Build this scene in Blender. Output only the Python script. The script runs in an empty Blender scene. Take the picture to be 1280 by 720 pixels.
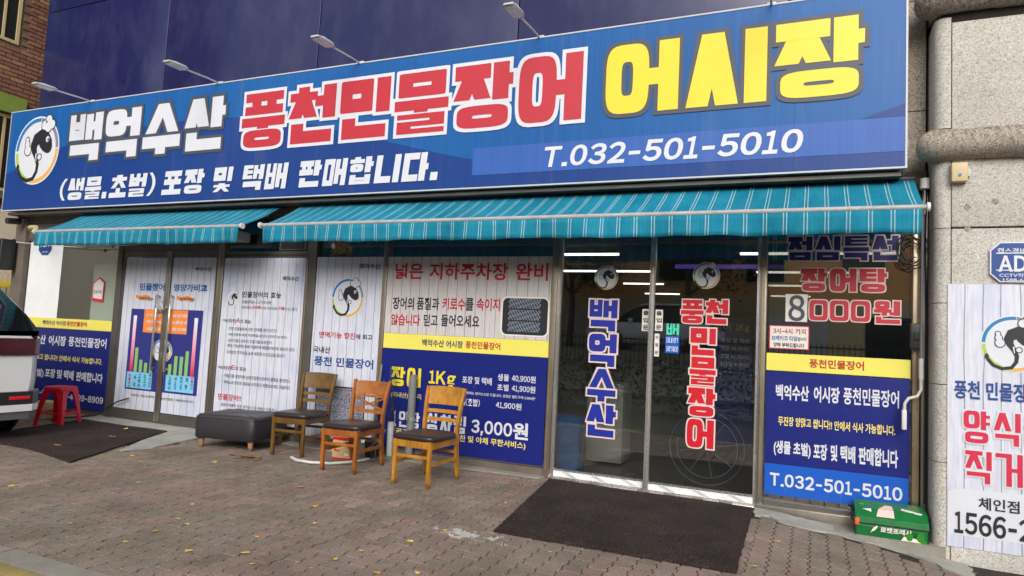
import bpy, bmesh, math, random
from mathutils import Vector, Matrix
random.seed(7)
C = bpy.context.scene.collection
S = bpy.context.scene

# ---------------------------------------------------------------- camera
cam = bpy.data.cameras.new('camera'); camo = bpy.data.objects.new('camera', cam); C.objects.link(camo)
CR = Vector((0.914313, 0.401925, 0.049882)); CU = Vector((-0.016092, -0.087015, 0.996077)); CF = Vector((-0.404688, 0.911529, 0.073091))
CP = Vector((0.0, -6.1942, 1.3)); FPX = 852.1
m = Matrix((CR, CU, -CF)).transposed().to_4x4(); m.translation = CP
camo.matrix_world = m
cam.sensor_width = 36; cam.lens = FPX / 1280 * 36; cam.clip_end = 600; cam.clip_start = .05
S.camera = camo
S.render.resolution_x = 1024; S.render.resolution_y = 576

# ---------------------------------------------------------------- sky, sun, exposure
SUN_EL, SUN_AZ = math.radians(31), math.radians(160)      # azimuth clockwise from +Y
w = bpy.data.worlds.new('World'); S.world = w; w.use_nodes = True
nt = w.node_tree; bg = nt.nodes['Background']
sky = nt.nodes.new('ShaderNodeTexSky'); sky.sky_type = 'NISHITA'; sky.sun_disc = False
sky.sun_elevation = SUN_EL; sky.sun_rotation = SUN_AZ; sky.air_density = 1.2; sky.dust_density = 4.0
hs = nt.nodes.new('ShaderNodeHueSaturation'); hs.inputs['Saturation'].default_value = .28
nt.links.new(sky.outputs[0], hs.inputs['Color']); nt.links.new(hs.outputs[0], bg.inputs['Color'])
bg.inputs['Strength'].default_value = .15
sun = bpy.data.lights.new('sun', 'SUN'); sun.energy = .9; sun.angle = math.radians(35); sun.color = (1, .96, .9)
suno = bpy.data.objects.new('sun', sun); C.objects.link(suno)
sd = Vector((math.sin(SUN_AZ) * math.cos(SUN_EL), math.cos(SUN_AZ) * math.cos(SUN_EL), math.sin(SUN_EL)))
suno.rotation_euler = sd.to_track_quat('Z', 'Y').to_euler()
S.view_settings.view_transform = 'Standard'; S.view_settings.look = 'None'
S.view_settings.exposure = 0.30; S.view_settings.gamma = 1

# ---------------------------------------------------------------- materials
def lin(r, g, b):
    f = lambda c: (c / 255) / 12.92 if c / 255 <= .04045 else ((c / 255 + .055) / 1.055) ** 2.4
    return (f(r), f(g), f(b), 1)
class N:                                             # tiny node helper
    def __init__(s, name):
        s.m = bpy.data.materials.new(name); s.m.use_nodes = True; s.t = s.m.node_tree
        s.b = s.t.nodes['Principled BSDF']; s.o = s.t.nodes['Material Output']
    def n(s, ty, props=None, **inp):
        nd = s.t.nodes.new('ShaderNode' + ty)
        for k, v in (props or {}).items(): setattr(nd, k, v)
        for k, v in inp.items():
            key = int(k[1:]) if k[0] == 'i' and k[1:].isdigit() else k.replace('_', ' ')
            if isinstance(v, bpy.types.NodeSocket): s.t.links.new(v, nd.inputs[key])
            else: nd.inputs[key].default_value = v
        return nd
    def math(s, op, a, b=0.0, c=None):
        nd = s.n('Math', {'operation': op}, i0=a, i1=b)
        if c is not None: nd.inputs[2].default_value = c
        return nd.outputs[0]
    def ramp(s, fac, stops):
        nd = s.n('ValToRGB', Fac=fac); el = nd.color_ramp.elements
        while len(el) < len(stops): el.new(.5)
        for e, (p, c) in zip(el, stops): e.position = p; e.color = c if len(c) == 4 else (*c, 1)
        return nd.outputs[0]
    def mix(s, fac, a, b, bt='MIX'):
        nd = s.n('MixRGB', {'blend_type': bt}, Fac=fac, Color1=a, Color2=b); return nd.outputs[0]
    def noise(s, scale, detail=4, rough=.6, vec=None, col=False):
        nd = s.n('TexNoise', None, Scale=scale, Detail=detail, Roughness=rough)
        if vec is not None: s.t.links.new(vec, nd.inputs['Vector'])
        return nd.outputs[1 if col else 0]
    def pos(s): return s.n('NewGeometry').outputs['Position']
    def sep(s, v):
        nd = s.n('SeparateXYZ', Vector=v); return nd.outputs[0], nd.outputs[1], nd.outputs[2]
    def scale(s, v, x, y, z):
        return s.n('VectorMath', {'operation': 'MULTIPLY'}, i0=v, i1=(x, y, z)).outputs[0]
    def set(s, **k):
        for a, v in k.items():
            a = a.replace('_', ' ')
            if isinstance(v, bpy.types.NodeSocket): s.t.links.new(v, s.b.inputs[a])
            else: s.b.inputs[a].default_value = v
        return s
    def bump(s, h, strength=.3, dist=.01):
        nd = s.n('Bump', None, Height=h, Strength=strength, Distance=dist); s.t.links.new(nd.outputs[0], s.b.inputs['Normal'])
def plain(name, col, rough=.6, metal=0.0, var=.12, vscale=6, bump=0.0, bscale=80, spec=.5, streak=False):
    k = N(name); p = k.pos()
    if streak: p2 = k.scale(p, 9, 9, .7)
    else: p2 = p
    f = k.noise(1.0 if streak else vscale, 5, .65, p2)
    c = k.mix(k.ramp(f, [(.3, (1 - var,) * 3), (.7, (1 + var * .3,) * 3)]), (0, 0, 0, 1), col, 'MIX') if False else None
    g = k.ramp(f, [(.3, (1 - var, 1 - var, 1 - var)), (.7, (1, 1, 1))])
    c = k.mix(1.0, col, g, 'MULTIPLY')
    k.set(Base_Color=c, Roughness=rough, Metallic=metal)
    k.b.inputs['Specular IOR Level'].default_value = spec
    if bump: k.bump(k.noise(bscale, 3, .6, p), bump)
    return k.m
M = {}
M['white'] = plain('white_vinyl', lin(214, 217, 225), .45, var=.06)
M['white_paint'] = plain('white_paint', (.72, .72, .7, 1), .5, var=.12, streak=True)
M['beige'] = plain('pale_pink_vinyl', lin(226, 205, 200), .5, var=.06)
M['grey'] = plain('dark_grey_vinyl', lin(72, 76, 88), .5, var=.08)
M['red'] = plain('red_vinyl', lin(190, 44, 58), .42, var=.06)
M['red2'] = plain('red_window_film', lin(205, 22, 42), .4, var=.05)
M['yellow'] = plain('yellow_vinyl', lin(232, 212, 46), .42, var=.06)
M['lyel'] = plain('pale_yellow_print', lin(240, 222, 120), .5, var=.05)
M['crimson'] = plain('crimson_print', lin(186, 28, 42), .5, var=.05)
M['crimson2'] = plain('crimson_red_print', lin(206, 34, 72), .5, var=.05)
M['black'] = plain('black_print', lin(34, 33, 40), .5, var=.05)
M['navy'] = plain('navy_print', lin(36, 34, 104), .5, var=.05)
M['navy2'] = plain('navy_window_film', lin(30, 46, 150), .4, var=.05)
M['blue'] = plain('blue_print', lin(22, 66, 138), .5, var=.05)
M['cblue'] = plain('mid_blue_print', lin(50, 100, 170), .5, var=.05)
M['skyblue'] = plain('sky_blue_print', lin(126, 200, 236), .5, var=.05)
M['orange'] = plain('orange_print', lin(238, 140, 62), .5, var=.06)
M['green_print'] = plain('green_print', lin(140, 190, 110), .5, var=.05)
M['ring_blue'] = plain('ring_blue', lin(20, 120, 180), .5, var=.04)
M['ring_grey'] = plain('ring_grey', lin(120, 130, 145), .5, var=.04)
M['ring_orange'] = plain('ring_orange', lin(222, 170, 84), .5, var=.04)
M['ring_green'] = plain('ring_green', lin(170, 196, 80), .5, var=.04)
M['mint'] = plain('mint_print', lin(70, 214, 180), .5, var=.04)
M['pink_white'] = None
def bluepoly(name, c, var=.1):
    k = N(name); p = k.pos(); c = k.mix(1.0, c, k.ramp(k.noise(1.2, 4, .6, p), [(.3, (1 - var,) * 3), (.7, (1, 1, 1))]), 'MULTIPLY')
    sc = k.noise(1.0, 5, .7, k.scale(p, 14, 1, 3)); c = k.mix(k.ramp(sc, [(.62, (0, 0, 0)), (.8, (.14, .14, .14))]), c, (.7, .7, .72, 1))
    k.set(Base_Color=c, Roughness=.34); k.bump(k.noise(2.6, 4, .6, p), .4, .02); return k.m
M['board_navy'] = bluepoly('navy_board', lin(22, 34, 118))
M['board_blue'] = bluepoly('bright_blue_board', lin(24, 92, 196))
M['board_yellow'] = bluepoly('yellow_board', lin(236, 226, 104), .06)
M['chart_navy'] = bluepoly('navy_chart', lin(50, 56, 130))
# sign face: vinyl with faint rain streaks, upper blue / lower darker blue print
def sign_blue(name, a, b):
    k = N(name); p = k.pos(); x, y, z = k.sep(p)
    f = k.noise(.6, 3, .5, p)
    c = k.mix(f, a, b)
    st = k.noise(1.0, 5, .7, k.scale(p, 30, 1, .6))
    c = k.mix(1.0, c, k.ramp(st, [(.35, (.84, .84, .86)), (.65, (1, 1, 1))]), 'MULTIPLY')
    dirt = k.noise(1.0, 6, .7, k.scale(p, 7, 1, .5)); c = k.mix(k.ramp(dirt, [(.55, (0, 0, 0)), (.8, (.22, .22, .22))]), c, lin(120, 122, 128))
    seam = k.math('LESS_THAN', k.math('FRACT', k.math('DIVIDE', k.math('ADD', x, 20.3), 1.83)), .0045)
    c = k.mix(k.math('MULTIPLY', seam, .3), c, lin(20, 40, 90))
    k.set(Base_Color=c, Roughness=k.math('ADD', k.math('MULTIPLY', f, .25), .25)); k.b.inputs['Specular IOR Level'].default_value = .3; k.bump(k.noise(1.1, 3, .5, k.scale(p, 1.5, 1, 1)), .25, .02); return k.m
M['sign_blue'] = sign_blue('sign_blue_vinyl', lin(24, 84, 152), lin(22, 100, 170))
M['sign_navy'] = sign_blue('sign_navy_vinyl', lin(26, 56, 124), lin(28, 70, 142))
M['sign_strip'] = sign_blue('sign_periwinkle_vinyl', lin(52, 92, 170), lin(62, 106, 184))
# white-washed plank print
def planks(name, tint):
    k = N(name); p = k.pos(); x, y, z = k.sep(p)
    wob = k.math('MULTIPLY', k.math('SUBTRACT', k.noise(2.2, 2, .5, k.scale(p, 3, 1, 1)), .5), .03)
    xx = k.math('ADD', x, wob)
    fr = k.math('FRACT', k.math('DIVIDE', xx, .112))
    line = k.math('LESS_THAN', fr, .06)
    grain = k.noise(1.0, 6, .65, k.scale(p, 60, 1, 4))
    blot = k.noise(1.6, 4, .6, k.scale(p, 2, 1, 1.2))
    c = k.mix(k.ramp(grain, [(.35, (0, 0, 0)), (.75, (1, 1, 1))]), tint[0], tint[1])
    c = k.mix(k.ramp(blot, [(.5, (0, 0, 0)), (.7, (.55, .55, .55))]), c, tint[2])
    c = k.mix(k.math('MULTIPLY', line, .66), c, lin(66, 70, 88))
    k.set(Base_Color=c, Roughness=.42); k.bump(k.noise(2.2, 3, .5, p), .35, .02); return k.m
M['planks'] = planks('white_plank_print', (lin(196, 199, 214), lin(226, 228, 238), lin(172, 180, 214)))
M['planks_grey'] = planks('grey_plank_print', (lin(190, 184, 184), lin(218, 214, 214), lin(196, 186, 184)))
# eel photograph print
def eels():
    k = N('eel_pile_print'); p = k.pos()
    wv = k.n('TexWave', {'wave_type': 'BANDS', 'bands_direction': 'DIAGONAL'}, Vector=k.scale(p, 1, 1, 1), Scale=30.0, Distortion=16.0, Detail=2.0, Detail_Scale=1.2).outputs[1]
    c = k.ramp(wv, [(.35, lin(40, 42, 56)), (.7, lin(172, 172, 190))])
    k.set(Base_Color=c, Roughness=.4); return k.m
M['eels'] = eels()
def metal(name, col, rough=.35, var=.25, m=.85):
    k = N(name); p = k.pos()
    f = k.noise(1.0, 5, .6, k.scale(p, 30, 30, 2)); g = k.noise(3, 4, .6, p)
    c = k.mix(1.0, col, k.ramp(g, [(.3, (1 - var,) * 3), (.7, (1, 1, 1))]), 'MULTIPLY')
    k.set(Base_Color=c, Metallic=m, Roughness=k.math('ADD', k.math('MULTIPLY', f, .25), rough - .1)); return k.m
M['steel'] = metal('brushed_steel', (.42, .38, .33, 1), .34)
M['dark_frame'] = metal('grimy_dark_aluminium', (.17, .155, .14, 1), .5, m=.6)
M['bright_steel'] = metal('bright_steel', (.75, .73, .7, 1), .25, .1)
M['gold_steel'] = metal('amber_tinted_steel', (.62, .5, .34, 1), .28)
M['alu_white'] = plain('white_aluminium', (.46, .46, .45, 1), .45, var=.3, vscale=12)
M['lamp_grey'] = plain('lamp_white_metal', (.55, .56, .57, 1), .4, var=.1)
M['black_metal'] = plain('black_metal', (.02, .02, .022, 1), .45)
M['black_rubber'] = plain('black_rubber', (.015, .015, .016, 1), .7)
M['dirty_cream'] = plain('cream_plastic', lin(206, 186, 140), .5, var=.15, vscale=20)
M['cream_wall'] = plain('cream_render', lin(226, 216, 196), .8, var=.12, vscale=1.5, bump=.1)
M['beam'] = plain('grimy_brown_render', lin(112, 102, 92), .8, var=.35, vscale=4, bump=.2)
M['board_white'] = plain('white_panel', lin(234, 236, 238), .5, var=.1, vscale=3)
M['board_green'] = plain('pale_green_panel', lin(206, 216, 204), .6, var=.08)
def glass(name, tint=(.8, .82, .8), refl=1.0, base=.03, rough=.015):
    k = N(name); k.t.nodes.remove(k.b)
    fc = k.n('LayerWeight', None, Blend=.5).outputs['Facing']          # Schlick, the same from both sides
    fac = k.math('MINIMUM', k.math('ADD', k.math('MULTIPLY', k.math('POWER', fc, 5.0), refl), base), 1.0)
    tr = k.n('BsdfTransparent', None, Color=(*tint, 1)); gl = k.n('BsdfGlossy', None, Color=(.95, .97, 1, 1), Roughness=rough)
    mx = k.n('MixShader', None, Fac=fac); k.t.links.new(tr.outputs[0], mx.inputs[1]); k.t.links.new(gl.outputs[0], mx.inputs[2])
    k.t.links.new(mx.outputs[0], k.o.inputs[0]); return k.m
M['glass'] = glass('shop_glass', (.86, .88, .86), .9, .14)
M['glass5'] = glass('mirror_tinted_glass', (.62, .63, .6), .6, .40)
M['plastic_clear'] = glass('clear_plastic', (.86, .88, .9), 1.0, .05, .1)
# blue cladding above the sign
def cladding():
    k = N('navy_gloss_cladding'); p = k.pos()
    st = k.noise(1.0, 3, .5, k.scale(p, .5, 1, .45)); fine = k.noise(1.0, 5, .6, k.scale(p, 3, 1, 1.6))
    dust = k.ramp(st, [(.35, (0, 0, 0)), (.7, (.3, .3, .3))])
    c = k.mix(dust, lin(20, 24, 76), lin(48, 54, 88))
    c = k.mix(k.ramp(fine, [(.45, (0, 0, 0)), (.8, (.16, .16, .16))]), c, lin(110, 112, 140))
    k.set(Base_Color=c, Roughness=k.math('ADD', k.math('MULTIPLY', st, .2), .1)); k.b.inputs['Specular IOR Level'].default_value = .5
    return k.m
M['cladding'] = cladding()
def granite(name, a, b, d, chisel=False):
    k = N(name); p = k.pos()
    sp = k.n('TexVoronoi', None, Vector=p, Scale=130.0).outputs['Color']
    spg = k.sep(sp)[0]
    n2 = k.noise(260, 2, .6, p); big = k.noise(1.3, 5, .6, p)
    c = k.ramp(spg, [(0, d), (.22, a), (.7, b), (1, tuple(min(1, v * 1.25) for v in b))])
    c = k.mix(k.ramp(n2, [(.4, (0, 0, 0)), (.7, (.5, .5, .5))]), c, a)
    c = k.mix(1.0, c, k.ramp(big, [(.3, (.8, .79, .77)), (.7, (1, 1, 1))]), 'MULTIPLY')
    if chisel:
        ch = k.noise(1.0, 5, .75, k.scale(p, 48, 24, 14))
        x, y, z = k.sep(p)
        c = k.mix(1.0, c, k.mix(k.ramp(k.math('ADD', k.math('MULTIPLY', z, -4.0), k.math('MULTIPLY', k.math('FLOOR', k.math('ADD', z, .5)), 4.0)), [(0, (0, 0, 0)), (.5, (1, 1, 1))]), k.ramp(ch, [(.40, (.34, .3, .26)), (.52, (1, 1, 1))]), k.ramp(ch, [(.3, (.7, .66, .62)), (.45, (1, 1, 1))])), 'MULTIPLY')
        k.bump(ch, .9, .02)
    else: k.bump(spg, .12, .004)
    k.set(Base_Color=c, Roughness=.75); return k.m
M['granite'] = granite('speckled_granite', lin(184, 180, 172), lin(204, 200, 193), lin(146, 141, 134))
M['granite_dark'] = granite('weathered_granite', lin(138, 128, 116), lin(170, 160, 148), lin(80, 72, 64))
M['granite_rough'] = granite('rough_hewn_granite', lin(168, 156, 144), lin(194, 184, 170), lin(108, 98, 88), True)
def brickmat():
    k = N('red_brown_brick'); p = k.pos()
    isl = k.n('NewGeometry').outputs['Random Per Island']
    c = k.ramp(isl, [(0, lin(122, 84, 68)), (.35, lin(150, 108, 88)), (.7, lin(134, 92, 76)), (.9, lin(172, 126, 98)), (1, lin(104, 70, 58))])
    c = k.mix(1.0, c, k.ramp(k.noise(30, 4, .6, p), [(.3, (.75, .75, .75)), (.7, (1, 1, 1))]), 'MULTIPLY')
    k.set(Base_Color=c, Roughness=.85); return k.m
M['brick'] = brickmat()
M['mortar'] = plain('grey_mortar', lin(120, 108, 98), .9, var=.2, vscale=20)
# pavers: red-brown and grey-green concrete blocks, colour per block from its grid cell
PW, PL = .118, .228
def pavermat():
    k = N('worn_red_paver'); p = k.pos(); x, y, z = k.sep(p)
    col = k.math('FLOOR', k.math('DIVIDE', x, PW))
    par = k.math('MULTIPLY', k.math('FRACT', k.math('MULTIPLY', k.math('ADD', col, 1000), .5)), 1.0)
    row = k.math('FLOOR', k.math('ADD', k.math('DIVIDE', y, PL), par))
    cb = k.n('CombineXYZ', None, X=col, Y=row).outputs[0]
    wn = k.n('TexWhiteNoise', {'noise_dimensions': '2D'}, Vector=cb).outputs[0]
    big = k.noise(.75, 4, .6, p); mid = k.noise(4.5, 5, .65, p); fine = k.noise(75, 4, .8, p); sp = k.noise(150, 2, .5, p)
    c = k.ramp(wn, [(0, lin(138, 120, 111)), (.3, lin(155, 131, 122)), (.55, lin(147, 131, 121)), (.8, lin(134, 122, 112)), (1, lin(165, 143, 132))])
    grey = k.ramp(k.math('ADD', big, k.math('MULTIPLY', k.math('SUBTRACT', mid, .5), .6)), [(.48, (0, 0, 0)), (.58, (.8, .8, .8))])
    c = k.mix(grey, c, lin(137, 129, 115))
    # near the car and along the building foot the blocks stay redder / dirtier
    dirt = k.ramp(k.noise(2.0, 6, .7, p), [(.40, (1, 1, 1)), (.66, (.66, .64, .6))])
    c = k.mix(1.0, c, dirt, 'MULTIPLY')
    c = k.mix(1.0, c, k.ramp(fine, [(.32, (.58, .58, .57)), (.66, (1.2, 1.2, 1.2))]), 'MULTIPLY')
    c = k.mix(k.ramp(sp, [(.62, (0, 0, 0)), (.70, (.6, .6, .6))]), c, lin(186, 180, 168))
    # spilt white paint beside the brown mat
    d = k.n('VectorMath', {'operation': 'DISTANCE'}, i0=k.scale(p, .8, 1.6, 0), i1=(-1.62, -3.36, 0)).outputs[1]
    msk = k.math('LESS_THAN', k.math('ADD', d, k.math('MULTIPLY', k.math('SUBTRACT', k.noise(9, 5, .7, p), .5), 1.1)), .12)
    c = k.mix(k.math('MULTIPLY', msk, .75), c, lin(196, 198, 196))
    k.set(Base_Color=c, Roughness=.9); k.b.inputs['Specular IOR Level'].default_value = .25
    k.bump(k.math('ADD', fine, k.math('MULTIPLY', mid, .8)), .5, .004); return k.m
M['paver'] = pavermat()
M['joint_sand'] = plain('dark_joint_sand', lin(48, 42, 36), .95, var=.3, vscale=8)
def concrete(name, c0, cr=True):
    k = N(name); p = k.pos()
    a = k.noise(2.5, 7, .65, p); f = k.noise(150, 3, .6, p)
    c = k.mix(1.0, c0, k.ramp(a, [(.3, (.62, .61, .58)), (.62, (1, 1, 1))]), 'MULTIPLY')
    c = k.mix(1.0, c, k.ramp(f, [(.3, (.8, .8, .8)), (.7, (1.05, 1.05, 1.05))]), 'MULTIPLY')
    k.set(Base_Color=c, Roughness=.9); k.bump(k.math('ADD', a, k.math('MULTIPLY', f, .3)), .4, .01); return k.m
M['concrete'] = concrete('rough_concrete', lin(160, 156, 146))
M['concrete_light'] = concrete('pale_concrete', lin(176, 176, 168))
M['kerb_stone'] = concrete('kerb_concrete', lin(150, 146, 136))
M['asphalt'] = concrete('asphalt', (.06, .06, .062, 1))
M['ground'] = concrete('street_ground', (.09, .088, .082, 1))
M['tactile'] = concrete('yellow_paving', lin(172, 150, 92))
def matmat():
    k = N('brown_loop_mat'); p = k.pos()
    f = k.noise(95, 4, .8, p); g = k.noise(2.5, 5, .6, p)
    c = k.mix(k.ramp(f, [(.38, (0, 0, 0)), (.64, (1, 1, 1))]), lin(20, 17, 18), lin(84, 72, 70))
    c = k.mix(k.ramp(k.noise(42, 3, .8, p), [(.58, (0, 0, 0)), (.68, (.5, .5, .5))]), c, lin(120, 106, 100))
    c = k.mix(1.0, c, k.ramp(g, [(.35, (.72, .72, .72)), (.65, (1.2, 1.17, 1.15))]), 'MULTIPLY')
    k.set(Base_Color=c, Roughness=.95); k.b.inputs['Specular IOR Level'].default_value = .15
    k.bump(f, 1.0, .01); return k.m
M['mat'] = matmat()
def awning():
    k = N('turquoise_striped_canvas'); p = k.pos(); x, y, z = k.sep(p)
    fr = k.math('FRACT', k.math('DIVIDE', k.math('ADD', x, 20.0), .142))
    l1 = k.math('MULTIPLY', k.math('GREATER_THAN', fr, .30), k.math('LESS_THAN', fr, .345))
    l2 = k.math('MULTIPLY', k.math('GREATER_THAN', fr, .46), k.math('LESS_THAN', fr, .505))
    fr2 = k.math('FRACT', k.math('DIVIDE', k.math('ADD', x, 20.0), .0284))
    l3 = k.math('MULTIPLY', k.math('LESS_THAN', fr2, .3), .13)
    ln = k.math('MINIMUM', k.math('ADD', l1, l2), 1.0)
    st = k.noise(1.0, 5, .7, k.scale(p, 6, 2, 2))
    c = k.mix(k.ramp(st, [(.3, (0, 0, 0)), (.75, (1, 1, 1))]), lin(18, 138, 170), lin(52, 164, 194))
    c = k.mix(l3, c, lin(0, 100, 138))
    c = k.mix(k.math('MULTIPLY', ln, .85), c, lin(196, 222, 224))
    c = k.mix(1.0, c, k.ramp(k.noise(1.2, 6, .7, p), [(.3, (.78, .78, .76)), (.6, (1, 1, 1))]), 'MULTIPLY')
    k.set(Base_Color=c, Roughness=.8); k.b.inputs['Specular IOR Level'].default_value = .2
    td = k.n('BsdfTranslucent', None, Color=c); mx = k.n('MixShader', None, Fac=.3)
    k.t.links.new(k.b.outputs[0], mx.inputs[1]); k.t.links.new(td.outputs[0], mx.inputs[2]); k.t.links.new(mx.outputs[0], k.o.inputs[0])
    k.bump(k.noise(300, 2, .5, p), .1, .002); return k.m
M['awning'] = awning()
def wood(name, a, b, rough=.38):
    k = N(name); tc = k.n('TexCoord').outputs['Object']
    g = k.ramp(k.noise(1.0, 6, .75, k.scale(tc, 55, 55, 5)), [(.3, (0, 0, 0)), (.7, (1, 1, 1))]); s2 = k.noise(7, 5, .7, tc)
    c = k.mix(g, a, b); c = k.mix(1.0, c, k.ramp(s2, [(.3, (.6, .55, .5)), (.6, (1, 1, 1))]), 'MULTIPLY')
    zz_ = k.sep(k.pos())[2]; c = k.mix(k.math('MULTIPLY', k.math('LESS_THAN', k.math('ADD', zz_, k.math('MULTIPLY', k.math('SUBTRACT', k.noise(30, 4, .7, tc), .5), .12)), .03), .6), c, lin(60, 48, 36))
    k.set(Base_Color=c, Roughness=rough); k.bump(g, .1, .002); return k.m
M['wood_honey'] = wood('honey_varnished_wood', lin(160, 104, 26), lin(206, 148, 52))
M['wood_orange'] = wood('orange_varnished_wood', lin(138, 78, 26), lin(184, 112, 44))
M['wood_olive'] = wood('olive_brown_varnished_wood', lin(92, 66, 26), lin(122, 90, 40))
M['wood_pale'] = wood('pale_beech_wood', lin(160, 122, 86), lin(186, 146, 104), .6)
M['leather'] = plain('dark_brown_leatherette', lin(48, 38, 38), .33, var=.15, vscale=10, bump=.15, bscale=200)
M['leather_black'] = plain('charcoal_leatherette', lin(52, 50, 54), .42, var=.2, vscale=7, bump=.25, bscale=160)
M['stool_red'] = plain('glossy_red_plastic', lin(196, 16, 44), .3, var=.08)
M['bag_green'] = plain('green_bag_fabric', lin(14, 116, 54), .42, var=.22, vscale=9, bump=.35, bscale=26)
M['bag_leaf'] = plain('bright_green_print', lin(34, 132, 20), .5, var=.1)
M['bag_lime'] = plain('lime_print', lin(130, 200, 30), .5, var=.1)
M['bag_white'] = plain('off_white_print', lin(230, 226, 218), .5, var=.06)
M['bag_pink'] = plain('pale_pink_print', lin(238, 206, 198), .5, var=.06)
M['bag_orange'] = plain('orange_tab', lin(240, 96, 40), .5)
M['paper_cup'] = plain('white_paper_cups', lin(226, 222, 214), .6, var=.05)
M['pvc_grey'] = plain('grey_pvc', lin(122, 124, 124), .5, var=.15, vscale=10)
M['pvc_white'] = plain('white_pvc', lin(214, 214, 208), .5, var=.12, vscale=10)
M['carton'] = plain('cream_carton', lin(206, 176, 130), .7, var=.1)
M['leaf'] = plain('yellow_fallen_leaf', lin(226, 196, 96), .6, var=.15, vscale=30)
M['leaf2'] = plain('ochre_fallen_leaf', lin(212, 160, 62), .6, var=.15, vscale=30)
M['dry_leaf'] = plain('dry_brown_leaf', lin(160, 124, 62), .7, var=.3, vscale=40)
M['carpaint'] = plain('white_car_paint', (.78, .79, .8, 1), .22, var=.02)
M['carblack'] = plain('black_car_trim', (.02, .02, .022, 1), .35)
M['carglass'] = plain('dark_car_glass', (.01, .012, .014, 1), .06, var=0)
M['cargrey'] = plain('grey_bumper_plastic', (.12, .125, .13, 1), .5)
M['lamp_red'] = plain('dark_red_lamp_lens', lin(74, 14, 26), .15, var=.1)
M['reflector'] = plain('bright_red_reflector', lin(224, 30, 40), .3)
M['rim'] = metal('alloy_rim', (.5, .5, .52, 1), .3, .05)
M['interior_floor'] = plain('interior_floor_tile', (.16, .16, .15, 1), .25, var=.2, vscale=2)
M['interior_wall'] = plain('interior_wall', (.42, .4, .36, 1), .8, var=.2, vscale=2)
M['interior_ceiling'] = plain('interior_ceiling', (.2, .2, .2, 1), .9, var=.2)
M['cabinet'] = plain('grey_cabinet', (.45, .44, .42, 1), .4)
M['bin_blue'] = plain('blue_bin_plastic', lin(10, 96, 160), .4, var=.1)
M['green_trim'] = plain('lime_green_panel', lin(134, 158, 70), .6, var=.2, vscale=5)
M['opp_wall'] = plain('ochre_render', lin(226, 170, 112), .9, var=.15, vscale=.8)
M['opp_wall2'] = plain('tan_render', lin(196, 176, 140), .9, var=.15, vscale=.8)
M['dark_window'] = plain('dark_window_glass', (.02, .022, .025, 1), .1)
M['guard_yellow'] = plain('yellow_guard', lin(232, 210, 66), .6)
M['fence_green'] = plain('green_fence_wire', lin(40, 70, 52), .6)
def leafmat():
    k = N('dark_green_foliage'); isl = k.n('NewGeometry').outputs['Random Per Island']
    k.set(Base_Color=k.ramp(isl, [(0, (.02, .045, .015)), (.6, (.04, .075, .025)), (1, (.09, .1, .03))]), Roughness=.6); return k.m
M['foliage'] = leafmat()
def emit(name, col, s):
    k = N(name); k.set(Base_Color=(.8, .8, .8, 1), Emission_Color=col, Emission_Strength=s); return k.m
M['tube'] = emit('lit_led_tube', (1, .97, .88, 1), 2.4)
M['tube_violet'] = emit('lit_violet_tube', (.2, .1, .8, 1), .22)
def gradbar():
    k = N('pink_to_white_bar_print'); x, y, z = k.sep(k.pos())
    f = k.n('MapRange', None, Value=z, From_Min=.64, From_Max=1.35).outputs[0]
    k.set(Base_Color=k.ramp(f, [(0, lin(214, 40, 84)), (.45, lin(232, 150, 176)), (1, lin(232, 232, 238))]), Roughness=.5); return k.m
M['bar_pink'] = gradbar()

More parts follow.
